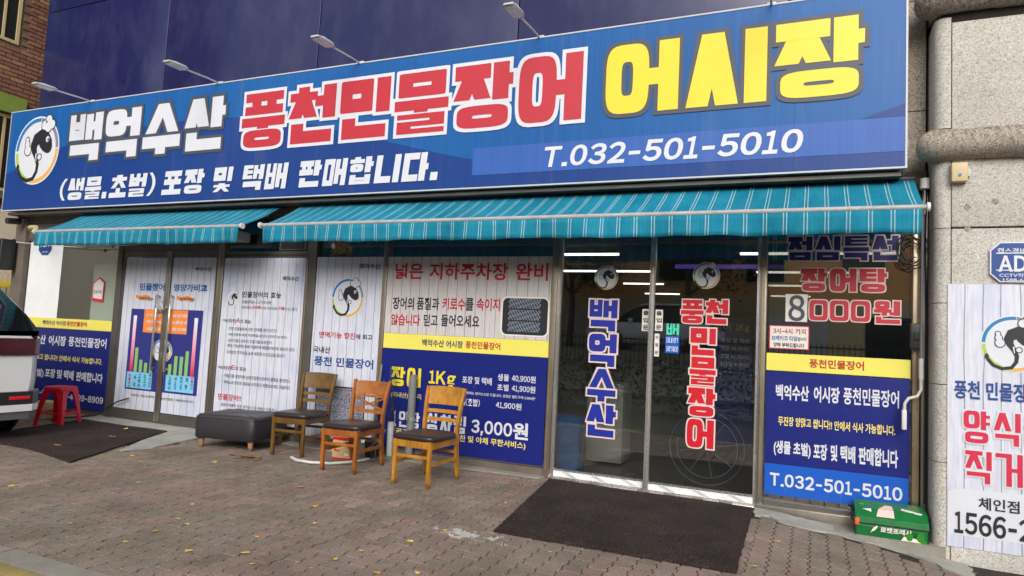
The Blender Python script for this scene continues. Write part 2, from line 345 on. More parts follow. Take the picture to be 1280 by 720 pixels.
# ---------------------------------------------------------------- mesh helpers
class MB:
    def __init__(s): s.v = []; s.f = []; s.mi = []; s.sm = []
    def add(s, vs, fs, mi=0, smooth=False):
        o = len(s.v); s.v += [tuple(v) for v in vs]
        for f in fs: s.f.append([o + i for i in f]); s.mi.append(mi); s.sm.append(smooth)
    def box(s, x0, x1, y0, y1, z0, z1, mi=0):
        v = [(x, y, z) for z in (z0, z1) for y in (y0, y1) for x in (x0, x1)]
        s.add(v, [(0, 2, 3, 1), (4, 5, 7, 6), (0, 1, 5, 4), (2, 6, 7, 3), (0, 4, 6, 2), (1, 3, 7, 5)], mi)
    def bbox(s, x0, x1, y0, y1, z0, z1, b=.004, mi=0):      # box with chamfered edges
        bm = bmesh.new(); bmesh.ops.create_cube(bm, size=1)
        for v in bm.verts: v.co = Vector(((x0 + x1) / 2 + v.co.x * (x1 - x0), (y0 + y1) / 2 + v.co.y * (y1 - y0), (z0 + z1) / 2 + v.co.z * (z1 - z0)))
        bmesh.ops.bevel(bm, geom=bm.edges[:], offset=b, segments=2, affect='EDGES', profile=.6)
        s.frombm(bm, mi, True)
    def frombm(s, bm, mi=0, smooth=False):
        bm.verts.index_update(); s.add([v.co for v in bm.verts], [[v.index for v in f.verts] for f in bm.faces], mi, smooth); bm.free()
    def tube(s, pts, r, n=10, mi=0, cap=True, smooth=True):
        pts = [Vector(p) for p in pts]; rs = r if isinstance(r, (list, tuple)) else [r] * len(pts)
        rings = []; up = None
        for i, p in enumerate(pts):
            d = (pts[min(i + 1, len(pts) - 1)] - pts[max(i - 1, 0)]).normalized()
            if up is None: up = Vector((0, 0, 1)) if abs(d.z) < .9 else Vector((1, 0, 0))
            a = d.cross(up).normalized(); b = a.cross(d).normalized(); up = b
            rings.append([p + (a * math.cos(t) + b * math.sin(t)) * rs[i] for t in [2 * math.pi * j / n for j in range(n)]])
        vs = [v for rg in rings for v in rg]; fs = []
        for i in range(len(pts) - 1):
            for j in range(n): fs.append((i * n + j, i * n + (j + 1) % n, (i + 1) * n + (j + 1) % n, (i + 1) * n + j))
        s.add(vs, fs, mi, smooth)
        if cap: s.add(rings[0], [list(range(n))], mi); s.add(rings[-1], [list(range(n))[::-1]], mi)
    def loft(s, rings, closed=True, cap=True, mi=0, smooth=True):
        n = len(rings[0]); vs = [v for r in rings for v in r]; fs = []
        for i in range(len(rings) - 1):
            for j in range(n if closed else n - 1): fs.append((i * n + j, i * n + (j + 1) % n, (i + 1) * n + (j + 1) % n, (i + 1) * n + j))
        s.add(vs, fs, mi, smooth)
        if cap: s.add(rings[0], [list(range(n))[::-1]], mi); s.add(rings[-1], [list(range(n))], mi)
    def bar(s, a, b, w, d, mi=0, bev=0):                    # rectangular bar from a to b, w along x-ish, d along y-ish
        a, b = Vector(a), Vector(b); dr = (b - a).normalized()
        ref = Vector((1, 0, 0)) if abs(dr.x) < .8 else Vector((0, 0, 1))
        v = dr.cross(ref).normalized(); u = v.cross(dr).normalized()
        rings = [[p + u * sx * w / 2 + v * sy * d / 2 for sx, sy in ((-1, -1), (1, -1), (1, 1), (-1, 1))] for p in (a, b)]
        s.loft(rings, mi=mi, smooth=False)
    def poly(s, pts, y, mi=0):                              # flat polygon facing -Y
        s.add([(x, y, z) for x, z in pts], [list(range(len(pts)))], mi)
    def xform(s, mtx): s.v = [tuple(mtx @ Vector(v)) for v in s.v]; return s
    def build(s, name, mat, parent=None, bevel=0):
        me = bpy.data.meshes.new(name); me.from_pydata(s.v, [], s.f)
        mats = mat if isinstance(mat, (list, tuple)) else [mat]
        for q in mats: me.materials.append(M[q] if isinstance(q, str) else q)
        me.polygons.foreach_set('material_index', s.mi); me.polygons.foreach_set('use_smooth', s.sm)
        me.update()
        if True:
            bm = bmesh.new(); bm.from_mesh(me)
            if not getattr(s, 'keepn', False): bmesh.ops.recalc_face_normals(bm, faces=bm.faces)
            bm.to_mesh(me); bm.free()
        if any(s.sm) and not all(s.sm): pass
        o = bpy.data.objects.new(name, me); C.objects.link(o)
        if parent: o.parent = parent
        return o
def thing(name, label, cat, loc=(0, 0, 0), rz=0, group=None):
    o = bpy.data.objects.new(name, None); C.objects.link(o); o.location = loc; o.rotation_euler = (0, 0, rz)
    o.empty_display_size = .1; return tag(o, label, cat, group)
def tag(o, label, cat, group=None):
    o['label'] = label; o['category'] = cat
    if group: o['group'] = group
    return o
def struct(o): o['kind'] = 'structure'; return o
def stuff(o): o['kind'] = 'stuff'; return o
def part(name, mat, parent, **k):
    mb = MB(); mb.box(*k['b']); return mb.build(name, mat, parent)
def dup(root, loc, rz=0, label=None, group=None):
    r = root.copy(); C.objects.link(r); r.location = loc; r.rotation_euler = (0, 0, rz)
    if label: r['label'] = label
    if group: r['group'] = group
    for ch in list(root.children):
        c = ch.copy(); C.objects.link(c); c.parent = r
        for g in ch.children:
            d = g.copy(); C.objects.link(d); d.parent = c
    return r

# ---------------------------------------------------------------- lettering
# block Hangul drawn from strokes (the sign's heavy face) ...
JL = 'ㄱㄲㄴㄷㄸㄹㅁㅂㅃㅅㅆㅇㅈㅉㅊㅋㅌㅍㅎ'; JV = 'ㅏㅐㅑㅒㅓㅔㅕㅖㅗㅘㅙㅚㅛㅜㅝㅞㅟㅠㅡㅢㅣ'
JT = ' ㄱㄲㄳㄴㄵㄶㄷㄹㄺㄻㄼㄽㄾㄿㅀㅁㅂㅄㅅㅆㅇㅈㅊㅋㅌㅍㅎ'
class Glyphs:
    def __init__(s, shear=0): s.p = []; s.sh = shear
    def r(s, x0, z0, x1, z1): s.p.append(('q', [(x0, z0), (x1, z0), (x1, z1), (x0, z1)]))
    def d(s, xt, zt, xb, zb, w):  # slanted bar, cut level at both ends; xt/xb centre at top and bottom
        s.p.append(('q', [(xb - w / 2, zb), (xb + w / 2, zb), (xt + w / 2, zt), (xt - w / 2, zt)]))
    def o(s, x0, z0, x1, z1, tv, th, p=.55): s.p.append(('o', (x0, z0, x1, z1, tv, th, p)))
    def jamo(s, j, x0, z0, x1, z1, t):
        W, H = x1 - x0, z1 - z0
        nb = {'ㄹ': 3, 'ㅂ': 2.2, 'ㅌ': 3, 'ㅍ': 2.1, 'ㅎ': 3.2, 'ㅊ': 2.8, 'ㅈ': 2, 'ㅋ': 2.2, 'ㅁ': 2, 'ㅇ': 2, 'ㄷ': 2, 'ㄱ': 1.3, 'ㄴ': 1.3, 'ㅅ': 1.3}.get(j, 1)
        th = min(t * .92, H / (2 * nb - 1) * 1.28 if nb > 1.5 else H * .62)
        nv = {'ㅂ': 2, 'ㅍ': 2, 'ㅁ': 2, 'ㅇ': 2, 'ㄹ': 1.6}.get(j, 1.2)
        tv = min(t, W / (2 * nv - 1) * 1.1)
        R = s.r
        if j in 'ㄲㅃㅆㄸㅉ':
            b = {'ㄲ': 'ㄱ', 'ㅃ': 'ㅂ', 'ㅆ': 'ㅅ', 'ㄸ': 'ㄷ', 'ㅉ': 'ㅈ'}[j]; g = W * .04
            s.jamo(b, x0, z0, x0 + W / 2 - g, z1, t * .7); s.jamo(b, x0 + W / 2 + g, z0, x1, z1, t * .7); return
        if j == 'ㄱ': R(x0, z1 - th, x1, z1); R(x1 - tv, z0, x1, z1 - th * .5)
        elif j == 'ㄴ': R(x0, z0, x0 + tv, z1); R(x0 + tv * .5, z0, x1, z0 + th)
        elif j == 'ㄷ': R(x0, z0, x0 + tv, z1); R(x0 + tv * .5, z0, x1, z0 + th); R(x0 + tv * .5, z1 - th, x1, z1)
        elif j == 'ㄹ':
            mz = (z0 + z1) / 2
            R(x0, z1 - th, x1, z1); R(x0, mz - th / 2, x1, mz + th / 2); R(x0, z0, x1, z0 + th)
            R(x1 - tv, mz, x1, z1 - th * .5); R(x0, z0 + th * .5, x0 + tv, mz)
        elif j == 'ㅁ': s.o(x0, z0, x1, z1, tv, th, .08)
        elif j == 'ㅂ':
            R(x0, z0, x0 + tv, z1); R(x1 - tv, z0, x1, z1); R(x0 + tv * .5, z0, x1 - tv * .5, z0 + th)
            zc = z0 + H * .56; R(x0 + tv * .5, zc - th * .4, x1 - tv * .5, zc + th * .4)
        elif j == 'ㅅ':
            c = (x0 + x1) / 2; w = tv * 1.05
            s.d(c, z1, x0 + w * .5, z0, w); s.d(c, z1, x1 - w * .5, z0, w)
        elif j == 'ㅇ': s.o(x0, z0, x1, z1, tv, th, .5)
        elif j in 'ㅈㅊ':
            top = z1
            if j == 'ㅊ':
                c = (x0 + x1) / 2; q = th * .75; R(c - W * .2, z1 - q, c + W * .2, z1); top = z1 - q * .85
            R(x0, top - th, x1, top); c = (x0 + x1) / 2; w = tv * 1.05; zt = top - th * .5
            s.d(c, zt, x0 + w * .45, z0, w); s.d(c, zt, x1 - w * .45, z0, w)
        elif j == 'ㅋ': R(x0, z1 - th, x1, z1); R(x1 - tv, z0, x1, z1 - th * .5); R(x0, z0 + H * .4, x1 - tv * .5, z0 + H * .4 + th * .8)
        elif j == 'ㅌ':
            R(x0, z0, x0 + tv, z1); mz = (z0 + z1) / 2
            for a in (z0, mz - th / 2, z1 - th): R(x0 + tv * .5, a, x1, a + th)
        elif j == 'ㅍ':
            R(x0, z1 - th, x1, z1); R(x0, z0, x1, z0 + th)
            for c in (.3, .7): R(x0 + W * c - tv * .4, z0 + th * .5, x0 + W * c + tv * .4, z1 - th * .5)
        elif j == 'ㅎ':
            c = (x0 + x1) / 2; q = th * .8; R(c - W * .2, z1 - q, c + W * .2, z1); R(x0, z1 - q - th * .95, x1, z1 - q * .8)
            s.o(x0 + W * .06, z0, x1 - W * .06, z1 - q - th * 1.15, tv, th * .9, .5)
    def syl(s, ch, x0, z0, x1, z1, t):
        W, H = x1 - x0, z1 - z0; X = lambda a: x0 + W * a; Z = lambda a: z0 + H * a
        if ch == '.': s.r(x0, z0, x0 + t * 1.1, z0 + t * 1.1); return
        if ch in '()':
            sg = 1 if ch == '(' else -1; cx = x1 - t * .3 if sg > 0 else x0 + t * .3; n = 6
            for i in range(n):
                a, b = i / n, (i + 1) / n; fx = lambda q: cx - sg * (W * .75) * math.sin(q * math.pi) ** .8 if 0 < q < 1 else cx
                s.p.append(('q', [(fx(a) - t * .35, Z(a)), (fx(a) + t * .35, Z(a)), (fx(b) + t * .35, Z(b)), (fx(b) - t * .35, Z(b))]))
            return
        if ch == '0': s.o(x0, z0, x1, z1, t, t * .95, .35); return
        c = ord(ch) - 0xAC00; L, V, T = JL[c // 588], JV[(c % 588) // 28], JT[c % 28]
        fin = T != ' '; g = .02
        if V in 'ㅏㅐㅑㅓㅔㅕㅣ':
            zb = .40 if fin else 0
            dbl = V in 'ㅐㅔ'; xc = .52 if dbl else .6
            tk = min(t, W * .3) * (.86 if dbl else 1); tkz = min(t * .85, H * (1 - zb) * .3)
            lb = zb + (.05 if fin else 0)
            bz = zb - .02 if fin else 0
            if V in 'ㅏㅑ': s.jamo(L, X(0), Z(lb), X(.62), Z(1), t); xb = X(.66)
            elif V == 'ㅣ': s.jamo(L, X(0), Z(lb), X(.66), Z(1), t); xb = x1 - tk
            elif V in 'ㅓㅕ': s.jamo(L, X(0), Z(lb), X(.6), Z(1), t); xb = x1 - tk
            elif V == 'ㅐ': s.jamo(L, X(0), Z(lb), X(.46), Z(1), t * .86); xb = x1 - tk
            else: s.jamo(L, X(0), Z(lb), X(.44), Z(1), t * .86); xb = x1 - tk
            zm = Z((lb + 1) / 2)
            s.r(xb, Z(bz + (.04 if fin else 0)), xb + tk, Z(1))
            if V == 'ㅏ': s.r(xb + tk * .5, zm - tkz / 2, x1, zm + tkz / 2)
            elif V == 'ㅑ':
                for q in (-.9, .9): s.r(xb + tk * .5, zm + q * tkz - tkz * .4, x1, zm + q * tkz + tkz * .4)
            elif V == 'ㅓ': s.r(X(.56), zm - tkz / 2, xb + tk * .5, zm + tkz / 2)
            elif V == 'ㅕ':
                for q in (-.9, .9): s.r(X(.56), zm + q * tkz - tkz * .4, xb + tk * .5, zm + q * tkz + tkz * .4)
            elif V == 'ㅐ': s.r(X(.5), Z(bz + .06), X(.5) + tk * .9, Z(.98)); s.r(X(.5), zm - tkz / 2, xb + tk * .5, zm + tkz / 2)
            elif V == 'ㅔ': s.r(X(.6), Z(bz + .06), X(.6) + tk * .8, Z(.98)); s.r(X(.44), zm - tkz / 2, X(.66), zm + tkz / 2)
            if fin: s.jamo(T, X(.06), Z(0), X(.94), Z(zb - .05), t)
        elif V in 'ㅝㅘㅚㅟㅢ':
            tk = min(t, W * .26); zb = .36 if fin else 0
            s.jamo(L, X(.04), Z(zb + .27), X(.6), Z(1), t * .85)
            hz = Z(zb + .12); s.r(X(0), hz, X(.68), hz + t * .62)
            if V in 'ㅝㅟ': s.r(X(.3), Z(zb - .01), X(.3) + tk * .8, hz + t * .3)
            else: s.r(X(.3), hz + t * .3, X(.3) + tk * .8, Z(zb + .3))
            s.r(x1 - tk, Z(zb + .0), x1, Z(1))
            if V == 'ㅝ': s.r(X(.6), Z(zb + .02), x1 - tk * .5, Z(zb + .02) + t * .5)
            if fin: s.jamo(T, X(.08), Z(0), X(1), Z(zb - .06), t * .85)
        else:
            th = min(t * .85, H * .17 if fin else H * .24)
            if fin:
                s.jamo(L, X(.06), Z(.6), X(.94), Z(1), t); vz0, vz1 = Z(.36), Z(.55)
            else: s.jamo(L, X(.06), Z(.42), X(.94), Z(1), t); vz0, vz1 = Z(0), Z(.36)
            tk = min(t, W * .26)
            if V in 'ㅗㅛ':
                s.r(x0, vz0, x1, vz0 + th)
                for q in ((.5,) if V == 'ㅗ' else (.32, .68)): s.r(X(q) - tk / 2, vz0 + th * .5, X(q) + tk / 2, vz1 + H * .06)
            elif V in 'ㅜㅠ':
                s.r(x0, vz1 - th, x1, vz1)
                for q in ((.5,) if V == 'ㅜ' else (.32, .68)): s.r(X(q) - tk / 2, vz0 - (H * .02 if fin else 0), X(q) + tk / 2, vz1 - th * .5)
            else: zc = (vz0 + vz1) / 2; s.r(x0, zc - th / 2, x1, zc + th / 2)
            if fin: s.jamo(T, X(.06), Z(0), X(.94), Z(.32), t)
    def word(s, w, x0, z0, x1, z1, tfrac=.25, gap=.09):
        ws = {'.': .32, '(': .34, ')': .34}; tot = sum(ws.get(c, 1) for c in w) + gap * (len(w) - 1); u = (x1 - x0) / tot; x = x0
        for c in w:
            cw = ws.get(c, 1) * u; s.syl(c, x, z0, x + cw, z1, tfrac * min(u, (z1 - z0) * 1.05)); x += cw + gap * u
        return s
    def mesh(s, mb, y, e=0.0, zref=0):
        sk = lambda x, z: (x + s.sh * (z - zref), z)
        for i, (ty, a) in enumerate(s.p):
            yy = y - .00022 * (i % 7)
            if ty == 'q':
                cx = sum(p[0] for p in a) / 4; pts = []
                (ax, az), (bx, bz), (c2, cz), (dx, dz) = a
                k = math.hypot(c2 - bx, cz - bz) / max(1e-6, cz - bz)
                pts = [(ax - e * k, az - e), (bx + e * k, bz - e), (c2 + e * k, cz + e), (dx - e * k, dz + e)]
                mb.poly([sk(*p) for p in pts], yy)
            else:
                x0, z0, x1, z1, tv, th, p = a; n = 28
                def loop(x0, z0, x1, z1, pw):
                    out = []
                    for j in range(n):
                        t = 2 * math.pi * (j + .5) / n; ct, st = math.cos(t), math.sin(t)
                        out.append(((x0 + x1) / 2 + (x1 - x0) / 2 * math.copysign(abs(ct) ** pw, ct), (z0 + z1) / 2 + (z1 - z0) / 2 * math.copysign(abs(st) ** pw, st)))
                    return out
                xi0, zi0, xi1, zi1 = x0 + tv + e, z0 + th + e, x1 - tv - e, z1 - th - e
                O = loop(x0 - e, z0 - e, x1 + e, z1 + e, p)
                if xi1 > xi0 and zi1 > zi0:
                    I = loop(xi0, zi0, xi1, zi1, p)
                    vs = [(*sk(*q),) for q in O + I]
                    mb.add([(q[0], yy, q[1]) for q in vs], [(j, (j + 1) % n, n + (j + 1) % n, n + j) for j in range(n)])
                else: mb.poly([sk(*q) for q in O], yy)
# ... and smaller print set in the built-in font
_tc = {}
def raw_glyphs(t, bold):
    key = (t, bold)
    if key in _tc: return _tc[key]
    cu = bpy.data.curves.new('tmp', 'FONT'); cu.body = t; cu.size = 1; cu.offset = bold * .018; cu.resolution_u = 4 if len(t) < 3 else 2; cu.fill_mode = 'FRONT'
    o = bpy.data.objects.new('tmp', cu); C.objects.link(o)
    dg = bpy.context.evaluated_depsgraph_get(); me = bpy.data.meshes.new_from_object(o.evaluated_get(dg))
    r_ = ([(v.co.x, v.co.y) for v in me.vertices], [tuple(p.vertices) for p in me.polygons])
    bpy.data.meshes.remove(me); bpy.data.objects.remove(o); bpy.data.curves.remove(cu)
    _tc[key] = r_; return r_
CW = {'1': .34, '.': .17, ',': .17, '-': .36, '~': .45, '(': .22, ')': .22, '!': .2, 'T': .5, 'K': .52, 'g': .46, ' ': .3, '*': .3, 'D': .52, 'A': .58, 'C': .5, 'V': .56}
def glyph_mesh(t, bold, shear):
    """words holding digits or capitals are set letter by letter: heavy narrow numerals beside full Hangul"""
    if bold >= 1 and any(c.isdigit() or c.isascii() and c.isalpha() for c in t) and '/' not in t:
        vs, fs, x = [], [], 0
        for c in t:
            han = ord(c) > 0x3000
            w_ = .9 if han else CW.get(c, .47)
            if c == '-': q = [(x + .03, .27), (x + w_ - .03, .27), (x + w_ - .03, .40), (x + .03, .40)]; f = [(0, 1, 2, 3)]
            elif c == '.': q = [(x + .02, -.0), (x + w_, -.0), (x + w_, .15), (x + .02, .15)]; f = [(0, 1, 2, 3)]
            elif c == ',': q = [(x + .02, -.12), (x + .09, -.12), (x + w_, .15), (x + .02, .15)]; f = [(0, 1, 2, 3)]
            elif c in ' ': q, f = [], []
            elif c == '~': q = [(x + .0, .30), (x + .12, .42), (x + .3, .34), (x + w_, .44), (x + w_, .33), (x + .3, .22), (x + .12, .30), (x, .19)]; f = [(0, 1, 6, 7), (1, 2, 5, 6), (2, 3, 4, 5)]
            elif han: g_, f = raw_glyphs(c, bold); q = [(x + a * .98 - .02, b * .98) for a, b in g_]
            else:
                g_, f = raw_glyphs(chr(ord(c) + 0xFEE0), min(1.7, bold))
                ax, bx = min(a for a, b in g_), max(a for a, b in g_); az, bz = min(b for a, b in g_), max(b for a, b in g_)
                z0_, z1_ = (-.2, .56) if c == 'g' else ((-.12, .86) if c in '()' else (.0, .76))
                q = [(x + (a - ax) / (bx - ax) * w_, z0_ + (b - az) / (bz - az) * (z1_ - z0_)) for a, b in g_]
            o = len(vs); vs += [(a + shear * b, b) for a, b in q]; fs += [tuple(o + i for i in ff) for ff in f]; x += w_ + .055
        return vs, fs
    g_, f = raw_glyphs(t, bold)
    return [(a + shear * b, b) for a, b in g_], f
def print_text(mb, t, x0, x1, z0, z1, y, bold=0, shear=0, grow=0):
    vs, fs = glyph_mesh(t, bold + grow, shear)
    if not vs: return
    ax, bx = min(v[0] for v in vs), max(v[0] for v in vs); az, bz = min(v[1] for v in vs), max(v[1] for v in vs)
    mb.add([(x0 + (v[0] - ax) / (bx - ax) * (x1 - x0), y, z0 + (v[1] - az) / (bz - az) * (z1 - z0)) for v in vs], fs)
def letter(group, parent, y, only=None):
    """all the printed words of one sheet: one mesh per colour"""
    mbs = {}; get = lambda c: mbs.setdefault(c, MB())
    for (t, col, mode, x0, x1, z0, z1, k) in TEXTS[group]:
        sh = k.get('sh', 0)
        if mode == 'S':
            g = Glyphs(sh); big = (z1 - z0) > .5
            g.word(t, x0, z0, x1, z1, k.get('tf', .27 if big else .25), .10 if big else k.get('gp', .12))
            e = (z1 - z0) * (.058 if big else .05)
            if 'ol' in k: g.mesh(get(k['ol'] + '|o'), y - .002, e, z0)
            g.mesh(get(col), y - .0045, 0, z0)
        elif mode == 'V':
            n = len(t); cell = (z1 - z0) / n
            for i, ch in enumerate(t):
                zc = z1 - cell * (i + .5); h = min(cell * .8, .055)
                print_text(get(col), ch, x0 - .021, x0 + .021, zc - h / 2, zc + h / 2, y - .003, 1)
        else:
            if 'ol' in k: print_text(get('white|o'), t, x0 - .008, x1 + .008, z0 - .008, z1 + .008, y - .0015, k.get('bold', 0), sh, 3)
            print_text(get(col), t, x0, x1, z0, z1, y - .003, k.get('bold', 0), sh)
    for c, mb in mbs.items():
        mb.keepn = True
        mb.build('lettering_outline' if c.endswith('|o') else 'lettering', c.split('|')[0], parent)
def eel_logo(parent, cx, cz, r, y, ry=None, ring=True):
    """round badge: coloured ring, black eel with a white cook's hat giving a thumbs up"""
    ry = ry or r; P = lambda a, b: (cx + a * r, cz + b * ry)
    arc = lambda R, a0, a1, n=14: [(R * math.cos(math.radians(a0 + (a1 - a0) * i / n)), R * math.sin(math.radians(a0 + (a1 - a0) * i / n))) for i in range(n + 1)]
    d = MB(); d.poly([P(*p) for p in arc(1, 0, 360, 36)[:-1]], y); d.build('logo_disc', 'white', parent)
    if ring:
        for a0, a1, mname in ((85, 178, 'ring_blue'), (182, 262, 'ring_green'), (262, 360, 'ring_orange'), (2, 84, 'ring_grey')):
            q = MB(); o_, i_ = arc(.95, a0, a1), arc(.84, a0, a1)
            q.add([(P(*p)[0], y - .0012, P(*p)[1]) for p in o_ + i_], [(j, j + 1, 16 + j - 0, 15 + j) for j in range(14)]); q.build('logo_ring', mname, parent)
    path = [(-.82, -.42, .015), (-.76, -.56, .05), (-.6, -.76, .055), (-.34, -.87, .055), (-.06, -.82, .06), (.08, -.62, .06), (.1, -.42, .065), (.02, -.22, .075), (-.1, -.02, .11), (-.14, .16, .15), (-.04, .32, .2), (.12, .38, .235), (.3, .3, .27), (.46, .12, .24), (.56, -.02, .15), (.6, -.08, .05)]
    b = MB(); L, R = [], []
    for i, (x, z, w_) in enumerate(path):
        xa, za, _ = path[max(i - 1, 0)]; xb, zb, _ = path[min(i + 1, len(path) - 1)]
        dx, dz = xb - xa, zb - za; l = math.hypot(dx, dz); nx, nz = -dz / l, dx / l
        L.append(P(x + nx * w_, z + nz * w_)); R.append(P(x - nx * w_, z - nz * w_))
    n = len(path); b.add([(p[0], y - .0024 - .0001 * (i % 2), p[1]) for i, p in enumerate(L + R)], [(j, j + 1, n + j + 1, n + j) for j in range(n - 1)])
    b.poly([P(-.8 + .07 * x, -.46 + .1 * z) for x, z in arc(1, 0, 360, 8)[:-1]], y - .0027)
    b.build('logo_eel', 'black', parent)
    h = MB(); o = MB()
    for x, z, rr in ((.28, .72, .14), (.44, .86, .14), (.6, .72, .13), (.44, .66, .15), (-.44, .2, .1), (-.4, .02, .14), (-.46, .34, .07), (.16, -.2, .08)):
        o.poly([P(x + (rr + .03) * a, z + (rr + .03) * c) for a, c in arc(1, 0, 360, 14)[:-1]], y - .0031 - rr * .0005)
        h.poly([P(x + rr * a, z + rr * c) for a, c in arc(1, 0, 360, 14)[:-1]], y - .0040 - rr * .0005)
    h.poly([P(.46 + .08 * a, .3 + .09 * c) for a, c in arc(1, 0, 360, 10)[:-1]], y - .0045)
    h.poly([P(-.03, -.12), P(.02, -.06), P(.04, -.3), P(.02, -.34)], y - .0046)
    o.build('logo_outline', 'black', parent); h.build('logo_hat_and_hand', 'white', parent)
    e = MB(); e.poly([P(.49 + .035 * a, .28 + .05 * c) for a, c in arc(1, 0, 360, 8)[:-1]], y - .0052); e.build('logo_eye', 'black', parent)

